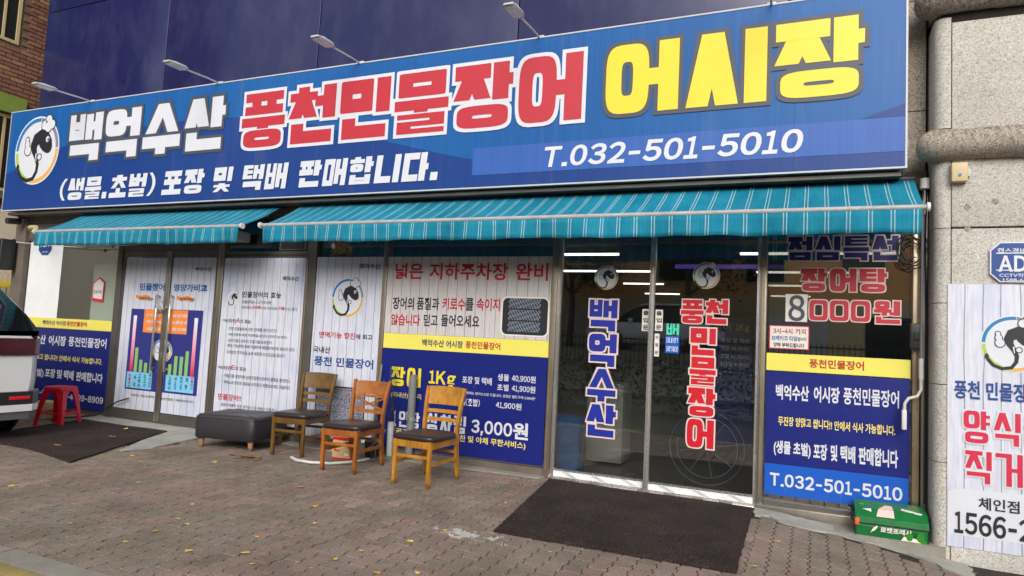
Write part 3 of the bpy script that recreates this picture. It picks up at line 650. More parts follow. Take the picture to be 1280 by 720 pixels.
TEXTS = {
 'sign': [
  ('백억수산', 'white', 'S', -9.256, -6.422, 3.366, 4.009, {'ol': 'grey'}),
  ('풍천민물장어', 'red', 'S', -6.145, -1.98, 3.339, 3.983, {'ol': 'white'}),
  ('어시장', 'yellow', 'S', -1.758, 0.337, 3.351, 3.988, {'ol': 'grey'}),
  ('(생물.초벌)', 'white', 'S', -9.333, -7.543, 2.841, 3.135, {'sh': 0.1}),
  ('포장', 'white', 'S', -7.388, -6.697, 2.841, 3.135, {'sh': 0.1}),
  ('및', 'white', 'S', -6.541, -6.249, 2.841, 3.135, {'sh': 0.1}),
  ('택배', 'white', 'S', -6.082, -5.422, 2.841, 3.135, {'sh': 0.1}),
  ('판매합니다.', 'white', 'S', -5.251, -3.46, 2.841, 3.135, {'sh': 0.1}),
  ('T.032-501-5010', 'white', 'N', -2.325, -0.097, 2.905, 3.098, {'sh': 0.12, 'bold': 2.0}),
 ],
 'w4': [
  ('넓은', 'crimson', 'N', -4.119, -3.772, 1.87, 2.043, {'bold': 1.2}),
  ('지하주차장', 'crimson', 'N', -3.696, -2.788, 1.869, 2.044, {'bold': 1.2}),
  ('완비', 'crimson', 'N', -2.706, -2.361, 1.869, 2.045, {'bold': 1.2}),
  ('장어의', 'black', 'N', -4.13, -3.862, 1.545, 1.676, {'bold': 1}),
  ('품질과', 'black', 'N', -3.826, -3.555, 1.549, 1.68, {'bold': 1}),
  ('키로수', 'crimson', 'N', -3.517, -3.252, 1.554, 1.683, {'bold': 1}),
  ('를', 'black', 'N', -3.247, -3.156, 1.556, 1.685, {'bold': 1}),
  ('속이지', 'crimson', 'N', -3.123, -2.861, 1.559, 1.687, {'bold': 1}),
  ('않습니다', 'crimson', 'N', -4.135, -3.775, 1.375, 1.499, {'bold': 1}),
  ('믿고', 'black', 'N', -3.731, -3.562, 1.38, 1.504, {'bold': 1}),
  ('들어오세요', 'black', 'N', -3.523, -3.08, 1.385, 1.51, {'bold': 1}),
  ('백억수산 어시장', 'navy', 'N', -3.732, -3.251, 1.169, 1.244, {'bold': 1}),
  ('풍천민물장어', 'crimson', 'N', -3.221, -2.833, 1.174, 1.247, {'bold': 1}),
  ('장어', 'yellow', 'S', -4.085, -3.721, 0.737, 0.936, {'tf': 0.21, 'gp': 0.16}),
  ('1Kg', 'yellow', 'N', -3.626, -3.312, 0.755, 0.925, {'bold': 1.8}),
  ('(국내산) 1마리', 'lyel', 'N', -4.075, -3.707, 0.608, 0.672, {}),
  ('포장 및 택배', 'white', 'N', -3.236, -2.906, 0.821, 0.894, {'bold': 1}),
  ('생물 40,900원', 'white', 'N', -2.844, -2.439, 0.872, 0.942, {'bold': 1}),
  ('초벌 41,900원', 'white', 'N', -2.843, -2.438, 0.776, 0.844, {'bold': 1}),
  ('*포장에는 장어소스만 드립니다. 생강은 별도구매 2,000원*', 'white', 'N', -3.228, -2.43, 0.712, 0.743, {'bold': 0.5}),
  ('홀(초벌)', 'white', 'S', -3.238, -3.026, 0.601, 0.671, {'tf': 0.19, 'gp': 0.16}),
  ('41,900원', 'white', 'N', -2.848, -2.574, 0.602, 0.669, {'bold': 1}),
  ('인당', 'white', 'S', -3.95894, -3.707, 0.316, 0.478, {'tf': 0.21, 'gp': 0.16}),
  ('1', 'white', 'N', -4.03, -3.9912400000000003, 0.316, 0.478, {'bold': 1.8}),
  ('상차림', 'white', 'S', -3.622, -3.167, 0.317, 0.49, {'tf': 0.21, 'gp': 0.16}),
  ('3,000원', 'white', 'N', -3.106, -2.491, 0.32, 0.486, {'bold': 1.8}),
  ('(공기밥 포함', 'lyel', 'N', -4.029, -3.529, 0.234, 0.303, {'bold': 1}),
  ('각종 반찬 및 야채 무한서비스)', 'lyel', 'N', -3.465, -2.512, 0.229, 0.305, {'bold': 1}),
 ],
 'w2': [
  ('백억수산', 'black', 'N', -5.667, -5.429, 1.83, 1.886, {'bold': 1}),
  ('민물장어의 효능', 'black', 'N', -6.273, -5.673, 1.624, 1.697, {'bold': 1}),
  ('민물장어는 소고기에 비해', 'grey', 'N', -6.263, -5.816, 1.551, 1.591, {}),
  ('비타민A', 'grey', 'N', -6.267, -6.111, 1.487, 1.526, {}),
  ('60배', 'crimson', 'N', -6.099, -5.978, 1.489, 1.533, {'bold': 1}),
  ('이상 비타민E', 'grey', 'N', -5.963, -5.713, 1.486, 1.524, {}),
  ('7배', 'crimson', 'N', -5.699, -5.615, 1.485, 1.529, {'bold': 1}),
  ('이상 많다.', 'grey', 'N', -5.601, -5.412, 1.485, 1.521, {}),
  ('*비타민', 'black', 'N', -6.55, -6.338, 1.311, 1.363, {'bold': 0.5}),
  ('A', 'crimson', 'N', -6.335, -6.28, 1.322, 1.375, {'bold': 1}),
  ('의 효능', 'black', 'N', -6.274, -6.106, 1.312, 1.363, {'bold': 0.5}),
  ('· 신체 모발발육에 대한 장애를 증진시킨다', 'black', 'N', -6.474, -5.704, 1.225, 1.266, {}),
  ('· 세균감염에 대한 저항력을 높인다 (면역기능 향진)', 'black', 'N', -6.471, -5.539, 1.153, 1.194, {}),
  ('· 내시각염으로부터 호흡기를 보호한다', 'black', 'N', -6.472, -5.761, 1.083, 1.124, {}),
  ('· 폐의 기능장애 등에 탁월하여 폐질환개선에 효능이 있다', 'black', 'N', -6.473, -5.419, 1.019, 1.062, {}),
  ('· 모세관의 투과성을 높여 세포에 산소공급을 돕는다', 'black', 'N', -6.476, -5.555, 0.942, 0.986, {}),
  ('*비타민', 'black', 'N', -6.57, -6.359, 0.745, 0.796, {'bold': 0.5}),
  ('E', 'crimson', 'N', -6.356, -6.301, 0.757, 0.81, {'bold': 1}),
  ('의 효능', 'black', 'N', -6.295, -6.123, 0.75, 0.8, {'bold': 0.5}),
  ('· 적혈구를 생성하며 심혈관질환으로부터 혈행을 좋게한다', 'black', 'N', -6.482, -5.449, 0.658, 0.703, {}),
  ('· 피부노화 방지로 젊음을 유지하고 호흡보호에도 탁월하다', 'black', 'N', -6.482, -5.442, 0.582, 0.626, {}),
  ('민물장어!!', 'crimson', 'N', -6.532, -6.165, 0.389, 0.464, {'bold': 1}),
  ('콜레스테롤이 많은 음식을 드신 분들은 민물장어', 'black', 'N', -6.472, -5.617, 0.317, 0.354, {}),
 ],
 'w3': [
  ('백억수산', 'black', 'N', -4.592, -4.318, 1.974, 2.038, {'bold': 1}),
  ('면역기능 항진', 'crimson', 'N', -5.082, -4.588, 1.198, 1.269, {'bold': 1}),
  ('에 최고', 'black', 'N', -4.58, -4.363, 1.203, 1.259, {'bold': 1}),
  ('국내산', 'black', 'N', -5.152, -4.914, 1.028, 1.1, {'bold': 1}),
  ('풍천 민물장어', 'blue', 'N', -5.126, -4.328, 0.886, 0.991, {'bold': 1.25}),
 ],
 'd1': [
  ('민물장어', 'cblue', 'N', -8.073, -7.614, 1.674, 1.778, {'bold': 2, 'ol': 1}),
  ('영양가비교', 'cblue', 'N', -7.455, -6.866, 1.676, 1.774, {'bold': 2, 'ol': 1}),
  ('백억수산', 'black', 'N', -7.102, -6.826, 1.935, 1.988, {'bold': 1}),
  ('비타민A', 'black', 'N', -8.057, -7.798, 1.549, 1.595, {'bold': 0.5}),
  ('비타민E', 'black', 'N', -7.325, -7.067, 1.558, 1.602, {'bold': 0.5}),
  ('비', 'black', 'N', -7.641, -7.577, 1.513, 1.556, {}),
  ('눈과 피부', 'white', 'N', -7.905, -7.64, 1.341, 1.383, {'bold': 1}),
  ('성인병', 'white', 'N', -7.441, -7.177, 1.346, 1.391, {'bold': 1}),
  ('면역력', 'white', 'N', -7.894, -7.629, 1.252, 1.295, {'bold': 1}),
  ('노화방지', 'white', 'N', -7.43, -7.167, 1.26, 1.304, {'bold': 1}),
  ('성장', 'white', 'N', -7.883, -7.618, 1.164, 1.207, {'bold': 1}),
  ('항산화', 'white', 'N', -7.42, -7.157, 1.173, 1.218, {'bold': 1}),
  ('민물장어', 'crimson', 'V', -8.111, 0.04, 0.405, 0.593, {}),
  ('쇠장', 'black', 'V', -8.013, 0.04, 0.413, 0.6, {}),
  ('고등어', 'black', 'V', -7.929, 0.04, 0.419, 0.605, {}),
  ('소고기', 'black', 'V', -7.829, 0.04, 0.426, 0.612, {}),
  ('돼지고기', 'black', 'V', -7.74, 0.04, 0.433, 0.618, {}),
  ('고등어', 'black', 'V', -7.38, 0.04, 0.429, 0.604, {}),
  ('쇠고기', 'black', 'V', -7.282, 0.04, 0.437, 0.61, {}),
  ('돼지고기', 'black', 'V', -7.183, 0.04, 0.444, 0.617, {}),
  ('계란', 'black', 'V', -7.089, 0.04, 0.452, 0.623, {}),
  ('민물장어', 'crimson', 'V', -6.995, 0.04, 0.459, 0.63, {}),
  ('자료제공: 국립수산과학원', 'black', 'N', -8.049, -7.632, 0.308, 0.342, {}),
  ('농촌진흥청 / 식품영양대사전', 'black', 'N', -7.51, -6.957, 0.303, 0.338, {}),
 ],
 'w5': [
  ('점심특선', 'navy', 'S', -0.204, 0.618, 2.073, 2.275, {'ol': 'beige'}),
  ('장어탕', 'red', 'S', -0.097, 0.537, 1.816, 2.005, {'ol': 'beige'}),
  ('000', 'red', 'S', -0.03, 0.419, 1.573, 1.742, {'ol': 'beige'}),
  ('원', 'red', 'S', 0.447, 0.632, 1.564, 1.745, {'ol': 'beige'}),
  ('8', 'grey', 'N', -0.192, -0.065, 1.56, 1.78, {'bold': 1}),
  ('풍천민물장어', 'crimson', 'N', -0.023, 0.379, 1.18, 1.252, {'bold': 1.2}),
  ('백억수산', 'white', 'N', -0.276, -0.022, 0.9, 1.026, {'bold': 1.8}),
  ('어시장', 'white', 'N', 0.014, 0.206, 0.901, 1.032, {'bold': 1.8}),
  ('풍천민물장어', 'white', 'N', 0.233, 0.626, 0.901, 1.038, {'bold': 1.25}),
  ('무진장 양많고 쌉니다!! 안에서 식사 가능합니다.', 'lyel', 'N', -0.253, 0.602, 0.687, 0.764, {'bold': 1.2}),
  ('(생물 초벌)', 'white', 'N', -0.284, -0.001, 0.439, 0.563, {'bold': 1.8}),
  ('포장', 'white', 'N', 0.019, 0.121, 0.439, 0.568, {'bold': 1.8}),
  ('및', 'white', 'N', 0.147, 0.196, 0.439, 0.57, {'bold': 1.8}),
  ('택배', 'white', 'N', 0.218, 0.324, 0.438, 0.572, {'bold': 1.8}),
  ('판매합니다', 'white', 'N', 0.348, 0.622, 0.438, 0.576, {'bold': 1.8}),
  ('T.032-501-5010', 'white', 'N', -0.308, 0.654, 0.189, 0.294, {'bold': 1.8}),
 ],
 'w5n': [
  ('3시~4시 까지', 'crimson', 'N', -0.307, -0.054, 1.45, 1.496, {'bold': 1}),
  ('브레이크 타임', 'cblue', 'N', -0.319, -0.121, 1.392, 1.434, {'bold': 1}),
  ('입니다', 'black', 'N', -0.115, -0.047, 1.396, 1.428, {'bold': 1}),
  ('양해 부탁드립니다', 'black', 'N', -0.304, -0.063, 1.338, 1.375, {'bold': 1}),
 ],
 'w1': [
  ('백억수산 어시장', 'navy', 'N', -9.968, -9.458, 1.159, 1.226, {'bold': 1}),
  ('풍천민물장어', 'crimson', 'N', -9.443, -9.026, 1.16, 1.227, {'bold': 1.2}),
  ('백억수산', 'white', 'N', -10.348, -9.86, 0.885, 1.018, {'bold': 1.8}),
  ('어시장', 'white', 'N', -9.796, -9.422, 0.879, 1.017, {'bold': 1.8}),
  ('풍천민물장어', 'white', 'N', -9.37, -8.593, 0.885, 1.018, {'bold': 1.25}),
  ('무진장 양많고 쌉니다!! 안에서 식사 가능합니다.', 'lyel', 'N', -10.391, -8.646, 0.668, 0.751, {'bold': 1.2}),
  ('(생물 초벌)', 'white', 'N', -10.419, -9.834, 0.414, 0.543, {'bold': 1.8}),
  ('포장', 'white', 'N', -9.804, -9.584, 0.431, 0.555, {'bold': 1.8}),
  ('및', 'white', 'N', -9.547, -9.436, 0.43, 0.555, {'bold': 1.8}),
  ('택배', 'white', 'N', -9.399, -9.192, 0.428, 0.555, {'bold': 1.8}),
  ('판매합니다', 'white', 'N', -9.141, -8.606, 0.425, 0.555, {'bold': 1.8}),
  ('T.022-04', 'white', 'N', -10.244, -9.684, 0.177, 0.263, {'bold': 1.8}),
  ('010-4609-8909', 'white', 'N', -9.508, -8.556, 0.16, 0.247, {'bold': 1.8}),
 ],
 'gl': [
  ('백', 'navy2', 'S', -1.942, -1.671, 1.408, 1.702, {'ol': 'beige'}),
  ('억', 'navy2', 'S', -1.935, -1.666, 1.078, 1.381, {'ol': 'beige'}),
  ('수', 'navy2', 'S', -1.933, -1.66, 0.753, 1.055, {'ol': 'beige'}),
  ('산', 'navy2', 'S', -1.93, -1.648, 0.431, 0.723, {'ol': 'beige'}),
 ],
 'gr': [
  ('풍', 'red2', 'S', -1.079, -0.884, 1.511, 1.718, {'ol': 'beige'}),
  ('천', 'red2', 'S', -0.866, -0.677, 1.512, 1.723, {'ol': 'beige'}),
  ('민', 'red2', 'S', -0.99, -0.774, 1.233, 1.469, {'ol': 'beige'}),
  ('물', 'red2', 'S', -0.989, -0.767, 0.975, 1.216, {'ol': 'beige'}),
  ('장', 'red2', 'S', -0.995, -0.763, 0.704, 0.947, {'ol': 'beige'}),
  ('어', 'red2', 'S', -0.997, -0.769, 0.431, 0.675, {'ol': 'beige'}),
 ],
 'p': [
  ('풍천 민물장어', 'blue', 'N', 0.948, 1.459, 1.025, 1.158, {'bold': 1.25}),
  ('양식장', 'crimson2', 'S', 1.005, 1.525, 0.717, 0.945, {'tf': 0.2, 'gp': 0.14, 'ol': 'white'}),
  ('직거래', 'crimson2', 'S', 1.015, 1.537, 0.435, 0.661, {'tf': 0.2, 'gp': 0.14, 'ol': 'white'}),
  ('체인점', 'black', 'N', 1.096, 1.336, 0.254, 0.34, {'bold': 1}),
  ('1566-2', 'black', 'N', 0.95, 1.409, 0.07, 0.222, {'bold': 1.4}),
 ],
 'adt': [
  ('캡스경비구역', 'white', 'N', 1.209, 1.464, 2.079, 2.122, {'bold': 0.8}),
  ('ADT', 'white', 'N', 1.214, 1.464, 1.951, 2.067, {'bold': 1.8}),
  ('CCTV작동중', 'white', 'N', 1.219, 1.44, 1.911, 1.94, {'bold': 0.6}),
  ('1588-6400', 'white', 'N', 1.242, 1.426, 1.879, 1.902, {'bold': 0.6}),
 ],
}

# ================================================================ GROUND
gz = lambda x: -.15 * min(1, max(0, (x + .35) / 1.35))
def strip_sheet(name, mat, x0, x1, y0, y1, dz, nx=24, parent=None):
    mb = MB(); vs = []; fs = []
    for i in range(nx + 1):
        x = x0 + (x1 - x0) * i / nx
        vs += [(x, y0, gz(x) + dz), (x, y1, gz(x) + dz)]
    for i in range(nx): fs.append((2 * i, 2 * i + 2, 2 * i + 3, 2 * i + 1))
    mb.add(vs, fs); return mb.build(name, mat, parent)
g = MB(); g.add([(-150, -150, -.3), (150, -150, -.3), (150, 150, -.3), (-150, 150, -.3)], [(0, 1, 2, 3)]); struct(g.build('ground', 'ground'))
pave = struct(strip_sheet('pavement', 'joint_sand', -14, 3.2, -3.74, .3, -.0058, 60))
def kslab(name, mat, x0, x1, y0, y1, dz, parent=None):
    mb = MB()
    rings = [[(x, y0, gz(x) + dz), (x, y1, gz(x) + dz), (x, y1, gz(x) - .25), (x, y0, gz(x) - .25)] for x in [x0 + (x1 - x0) * i / 3 for i in range(4)]]
    mb.loft(rings, smooth=False); return mb.build(name, mat, parent)
kerb = struct(kslab('kerb', 'joint_sand', -14, 3.2, -3.885, -3.745, -.02))
x = -14
while x < 3.2: kslab('kerb_stone', 'kerb_stone', x + .004, x + .99, -3.882, -3.748, .006, kerb); x += 1.0
walk = struct(strip_sheet('footpath', 'joint_sand', -14, 3.2, -7.5, -3.89, -.03, 30))
# yellow paving blocks on the footpath beside the kerb
x = -4.6
while x < -2.4:
    for r in range(3):
        mb = MB(); y1 = -3.895 - r * .1; mb.bbox(x, x + .195, y1 - .094, y1, -.06, -.004 + random.uniform(-.002, .002), .004); mb.build('paving_block', 'tactile', walk)
    x += .2
rd = MB(); rd.add([(-60, -12.5, -.2), (40, -12.5, -.2), (40, -7.5, -.2), (-60, -7.5, -.2)], [(0, 1, 2, 3)]); struct(rd.build('road', 'asphalt'))
rd = MB(); rd.loft([[(x, -12.5, -.25), (x, -12.5, -.05), (x, -15.0, -.02), (x, -16.4, .5), (x, -18.0, 1.05), (x, -23.5, 1.1), (x, -26.2, 1.2), (x, -26.2, -.25)] for x in (-60, 40)], smooth=False); struct(rd.build('far_bank', 'kerb_stone'))

# wavy interlocking pavers
AP = [(-8.75, .25), (-8.55, -.34), (-6.95, -.40), (-6.22, -1.50), (-6.12, -1.2), (-6.3, -.5), (-6.35, .25)]    # pale concrete apron by the left doors
MATL = [(-6.88, -.40), (-5.98, -2.14), (-6.68, -1.98), (-7.02, -1.95), (-7.5, -1.96), (-7.95, -1.90), (-8.35, -.42)]
MATR = [(-2.225, -.12), (-.42, -.155), (-.385, -1.93), (-1.93, -1.955)]
def inside(px, py, P):
    c = False; n = len(P)
    for i in range(n):
        (x1, y1), (x2, y2) = P[i], P[i - 1]
        if (y1 > py) != (y2 > py) and px < (x2 - x1) * (py - y1) / (y2 - y1) + x1: c = not c
    return c
def frame_px(p):
    d = Vector(p) - CP; z = d.dot(CF)
    if z < .2: return None
    return 640 + FPX * d.dot(CR) / z, 360 - FPX * d.dot(CU) / z, z
def wav(t):                                  # side joint: one zig per half block
    ph = (t / (PL / 2)) % 1.0
    return .0068 * max(-1, min(1, 3.1 * (4 * abs(ph - .5) - 1)))
def paver_rings(par):
    gap = .003; sg = .0085; ys = [0] + [(a + b) * PL / 2 for a in (0, 1) for b in (.17, .33, .67, .83)] + [PL]
    off = (PL / 2 if par else 0)
    L = [(sg / 2 + wav(y + off), y) for y in ys]; R = [(PW - sg / 2 + wav(y + off), y) for y in ys]
    L[0] = (L[0][0], gap / 2); R[0] = (R[0][0], gap / 2); L[-1] = (L[-1][0], PL - gap / 2); R[-1] = (R[-1][0], PL - gap / 2)
    mid = lambda y, s_: [(PW * .35, y + s_ * .004), (PW * .65, y - s_ * .004)]
    L, R = L[::1], R[::1]
    out = [L[0]] + mid(gap / 2, 1) + R + mid(PL - gap / 2, 1)[::-1] + L[:0:-1]
    return out
def paver_geo(par):
    o = paver_rings(par); cx = PW / 2; cy = PL / 2
    ins = [(cx + (x - cx) * .955, cy + (y - cy) * .975) for x, y in o]
    n = len(o); vs = [(x - cx, y - cy, 0) for x, y in ins] + [(x - cx, y - cy, -.003) for x, y in o] + [(x - cx, y - cy, -.018) for x, y in o]
    fs = [list(range(n))] + [(n + j, n + (j + 1) % n, (j + 1) % n, j) for j in range(n)] + [(2 * n + j, 2 * n + (j + 1) % n, n + (j + 1) % n, n + j) for j in range(n)]
    return vs, fs
geo = [paver_geo(0), paver_geo(1)]; pme = []
for q in geo:
    me = bpy.data.meshes.new('paver'); me.from_pydata(q[0], [], q[1]); me.materials.append(M['paver']); me.update(); pme.append(me)
cells = []
for ci in range(int(-13.9 / PW), int(3.1 / PW)):
    par = (ci + 1000) % 2
    for ri in range(-20, 3):
        x = ci * PW + PW / 2; y = (ri - .5 * par) * PL + PL / 2
        if y + PL / 2 < -3.70 or y + PL / 2 > .06: continue
        if inside(x, y, AP) or (x > -.42 and y > -.40 - .12 * max(0, x)) : continue
        f = frame_px((x, y, gz(x)))
        vis = f and -30 < f[0] < 1310 and f[1] < 745
        if not vis and (x < -9.5 or x > 2.5): continue
        hid = inside(x, y, [(a * 1.0, b) for a, b in MATL]) or inside(x, y, MATR)
        cells.append(((f[2] if f else 99) + (0 if vis and not hid else 100), x, y, par))
cells.sort(); rnd = random.Random(3)
rest = MB()
for i, (dd, x, y, par) in enumerate(cells):
    dz = rnd.uniform(-.0018, .0024) + .0; tx, ty = rnd.uniform(-.008, .008), rnd.uniform(-.012, .012)
    mtx = Matrix.Translation((x, y, gz(x) + dz)) @ Matrix.Rotation(tx, 4, 'X') @ Matrix.Rotation(ty + math.atan2(-(gz(x + .06) - gz(x - .06)), .12), 4, 'Y')
    if y - PL / 2 < -3.742:                      # cut against the kerb
        vs, fs = geo[par]; rest.add([(v_.x, max(v_.y, -3.7435), v_.z) for v_ in (mtx @ Vector(v) for v in vs)], fs); continue
    if i < 300:
        o = bpy.data.objects.new('paver', pme[par]); C.objects.link(o); o.parent = pave; o.matrix_world = mtx
    else:
        vs, fs = geo[par]; rest.add([mtx @ Vector(v) for v in vs], fs)
stuff(rest.build('pavers', 'paver', pave))

def slab(name, mat, pts, z0, z1, parent=None, follow=False, jag=0):
    P = []
    n = len(pts); r_ = random.Random(11)
    for i in range(n):
        a, b = Vector(pts[i]), Vector(pts[(i + 1) % n]); k = max(1, int((b - a).length / .06)) if jag else 1
        for j in range(k):
            q = a.lerp(b, j / k); P.append((q.x + r_.uniform(-jag, jag), q.y + r_.uniform(-jag, jag)))
    mb = MB(); n = len(P); zz = (lambda x: gz(x)) if follow else (lambda x: 0)
    vs = [(x, y, zz(x) + z1) for x, y in P] + [(x, y, zz(x) + z0) for x, y in P]
    mb.add(vs, [list(range(n))] + [(n + j, n + (j + 1) % n, (j + 1) % n, j) for j in range(n)])
    return mb.build(name, mat, parent)
struct(slab('concrete_apron', 'concrete_light', AP, -.05, .008, jag=.008))
struct(slab('concrete_step', 'concrete', [(-.41, .05), (-.42, -.13), (-.25, -.24), (.3, -.30), (.9, -.33), (.9, .05)], -.2, -.046, jag=.004))
struct(slab('concrete_patch', 'concrete_light', [(-.425, -.12), (-.4, -.36), (-.28, -.33), (-.17, -.43), (.2, -.36), (.65, -.38), (.9, -.6), (1.02, -.62), (1.05, -.1)], -.1, .012, follow=True, jag=.014))
struct(slab('concrete_strip', 'concrete', [(-6.35, .05), (-6.3, -.16), (-4.3, -.2), (-2.3, -.13), (-2.3, .05)], -.1, .012, jag=.006))

# ================================================================ SHOP BUILDING
shop = thing('shop_building', 'grey steel framed eel shop front with glass doors below navy cladding', 'building', (-5, 0, 0))
def P3(name, mat, boxes, parent=shop, bev=0):
    mb = MB()
    for b in boxes:
        (mb.bbox(*b, bev) if bev else mb.box(*b))
    ob = mb.build(name, mat, None); ob.parent = parent
    if parent: ob.matrix_parent_inverse = Matrix.Translation(-parent.location) if parent is shop else Matrix()
    return ob
# corner post, beams, side wall, back and roof
P3('corner_post', 'beam', [(-10.74, -10.50, -.06, .3, 0, 3.0)])
P3('side_wall', 'cream_wall', [(-10.72, -10.6, .3, 13, 0, 9.0)])
P3('wall', 'beam', [(-10.5, .63, .12, .3, 2.72, 4.3), (-10.5, -8.42, -.01, .1, 2.4, 2.72), (-10.5, -8.42, .0, .1, 0, .1)])
P3('beam', 'beam', [(-6.66, -2.3, -.02, .11, -.02, .085), (-10.5, .8, -.045, .12, 2.62, 2.78)])
P3('roof', 'mortar', [(-10.72, 3.2, .12, 13, 9.0, 9.2)])
P3('rear_wall', 'interior_wall', [(-10.6, 3.2, 12.8, 13, 0, 9)])
# navy cladding panels
xs = [-10.70, -8.06, -5.46, -2.85, -.24, .64]; zs = [4.05, 5.86, 7.4, 9.0]
for i in range(5):
    for j in range(3): P3('cladding_panel', 'cladding', [(xs[i] + .006, xs[i + 1] - .006, .05, .11, zs[j] + .006, zs[j + 1] - .006)], bev=.004)
# posts between the bays
for a, b in ((-8.52, -8.42), (-6.70, -6.61), (-5.33, -5.19), (-4.275, -4.222), (-2.32, -2.262), (-.412, -.365)):
    P3('post', 'dark_frame' if a < -8 or a in (-5.33,) else 'steel', [(a, b, -.035, .06, 0, 2.62)], bev=.004)
    if a > -8: P3('post_trim', 'gold_steel' if a > -7 else 'steel', [(a + .012, a + .032, -.041, -.036, .08, 2.08)])
P3('post', 'gold_steel', [(.715, .765, -.02, .06, -.1, 2.62)], bev=.004)
P3('post', 'steel', [(.772, .83, -.05, .06, -.12, 2.62)], bev=.006)
# perforated bead strips (dark dots) beside door and right window
for xx in (-2.256, -.418, -.357, .706):
    mb = MB()
    for i in range(150):
        z = .03 + i * .0165
        if z < 2.2: mb.box(xx - .0035, xx + .0035, -.040, -.038, z, z + .008)
    ob = mb.build('bead_strip', 'black_rubber', None); ob.parent = shop; ob.matrix_parent_inverse = Matrix.Translation(-shop.location); stuff(ob)
# window bays: sill, head, glass
def bay(x0, x1, zb, zt, gm='glass', head=True):
    f = P3('window', 'dark_frame', [(x0, x1, -.02, .05, zb - .05, zb), (x0, x1, -.02, .05, zt, zt + .05)])
    q = MB(); q.box(x0, x1, .012, .018, zb, zt); ob = q.build('glass', gm, f)
    return f
bay(-10.5, -8.52, 1.2, 2.36); bay(-6.61, -5.33, .13, 2.09); bay(-6.61, -5.33, 2.18, 2.58)
bay(-5.19, -4.275, .13, 2.58); bay(-4.222, -2.32, .13, 2.58); bay(-.365, .715, .06, 2.58, 'glass5')
P3('window_base', 'dark_frame', [(-10.5, -8.52, -.01, .06, .0, 1.14)])
P3('threshold', 'steel', [(-.42, .84, -.06, .06, -.13, .03)], bev=.006)
P3('window_film', 'board_white', [(-10.47, -9.735, .0085, .0105, 1.2, 2.36)])
P3('inner_panel', 'board_green', [(-9.06, -8.54, .024, .03, 1.2, 2.02)])
# small vent / light box over window two
P3('vent_box', 'dark_frame', [(-5.75, -5.35, -.03, .0, 2.19, 2.31)]); P3('vent_opening', 'black_metal', [(-5.72, -5.38, -.033, -.031, 2.205, 2.295)])
# left double door
def leaf(x0, x1, y, z0, z1, fr, gm, railb, railt, stile, name='door'):
    d = P3(name, fr, [(x0, x1, y - .02, y + .02, z0, z0 + railb), (x0, x1, y - .02, y + .02, z1 - railt, z1), (x0, x0 + stile, y - .021, y + .021, z0 + railb, z1 - railt), (x1 - stile, x1, y - .021, y + .021, z0 + railb, z1 - railt)])
    q = MB(); q.box(x0 + stile, x1 - stile, y - .004, y + .004, z0 + railb, z1 - railt); q.build('glass', gm, d); return d
dL = leaf(-8.42, -7.556, 0, .015, 2.2, 'dark_frame', 'glass', .115, .08, .04); dR = leaf(-7.55, -6.70, 0, .015, 2.2, 'dark_frame', 'glass', .115, .08, .04)
P3('door_head', 'dark_frame', [(-8.42, -6.70, -.03, .05, 2.205, 2.3)]); P3('shutter_box', 'alu_white', [(-8.35, -6.2, -.30, -.04, 2.28, 2.40)], bev=.01)
P3('transom_glass', 'glass', [(-8.42, -6.7, .0, .01, 2.3, 2.6)])
for d, xx in ((dL, -7.675), (dR, -7.43)):
    mb = MB(); mb.tube([(xx, -.02, .70), (xx, -.07, .66), (xx, -.07, 1.2), (xx, -.07, 1.63), (xx, -.02, 1.60)], .014, 10); mb.build('handle', 'bright_steel', d)
ob = MB(); ob.bbox(-7.60, -7.50, -.05, -.03, .3, 2.1, .003); 
# chain and padlock between the handles
ch = MB()
for i in range(9):
    x = -7.66 + i * .026; z = 1.475 - .03 * math.sin(i / 8 * math.pi)
    pts = [(x + .02 * math.cos(t) , -.09 + (.012 * math.sin(t) if i % 2 else 0), z + (0 if i % 2 else .012 * math.sin(t))) for t in [k * math.pi / 4 for k in range(9)]]
    ch.tube(pts, .004, 6, cap=False)
chn = thing('door_chain', 'steel chain with padlock looped round the two door handles', 'chain', (-7.55, -.09, 1.4))
c_ = ch.build('chain', 'bright_steel', chn); c_.matrix_parent_inverse = Matrix.Translation(-chn.location)
q = MB(); q.bbox(-7.585, -7.525, -.115, -.085, 1.385, 1.435, .006); q.tube([(-7.575, -.1, 1.43), (-7.575, -.1, 1.465), (-7.555, -.1, 1.475), (-7.535, -.1, 1.465), (-7.535, -.1, 1.43)], .004, 6)
c_ = q.build('padlock', 'steel', chn); c_.matrix_parent_inverse = Matrix.Translation(-chn.location)
# sliding glass doors
gL = leaf(-2.262, -1.345, .03, .0, 2.58, 'bright_steel', 'glass', .085, .06, .03, 'sliding_door')
gR = leaf(-1.35, -.412, -.01, .0, 2.58, 'bright_steel', 'glass', .085, .06, .03, 'sliding_door')
for d, a, b, y in ((gL, -2.23, -1.38, .009), (gR, -1.32, -.44, -.031)):
    q = MB(); q.box(a, b, y - .002, y - .0005, .018, .07); q.build('rail_film', 'board_white', d)
    q = MB(); n = 3
    for i in range(n):
        x = a + (b - a) * (i + .55) / n
        for k in range(3): q.poly([(x - .07 + k * .02, .066), (x - .064 + k * .02, .066), (x + .04 + k * .02, .022), (x + .034 + k * .02, .022)], y - .0032 - k * .0002)
    q.build('rail_film_print', 'grey', d)
P3('sill', 'bright_steel', [(-2.262, -.412, -.09, .06, -.03, -.002)], bev=.006)
# upright handle strips with paper signs on the doors
P3('door_meeting_stile', 'bright_steel', [(-1.362, -1.338, -.045, -.032, .0, 2.58)])

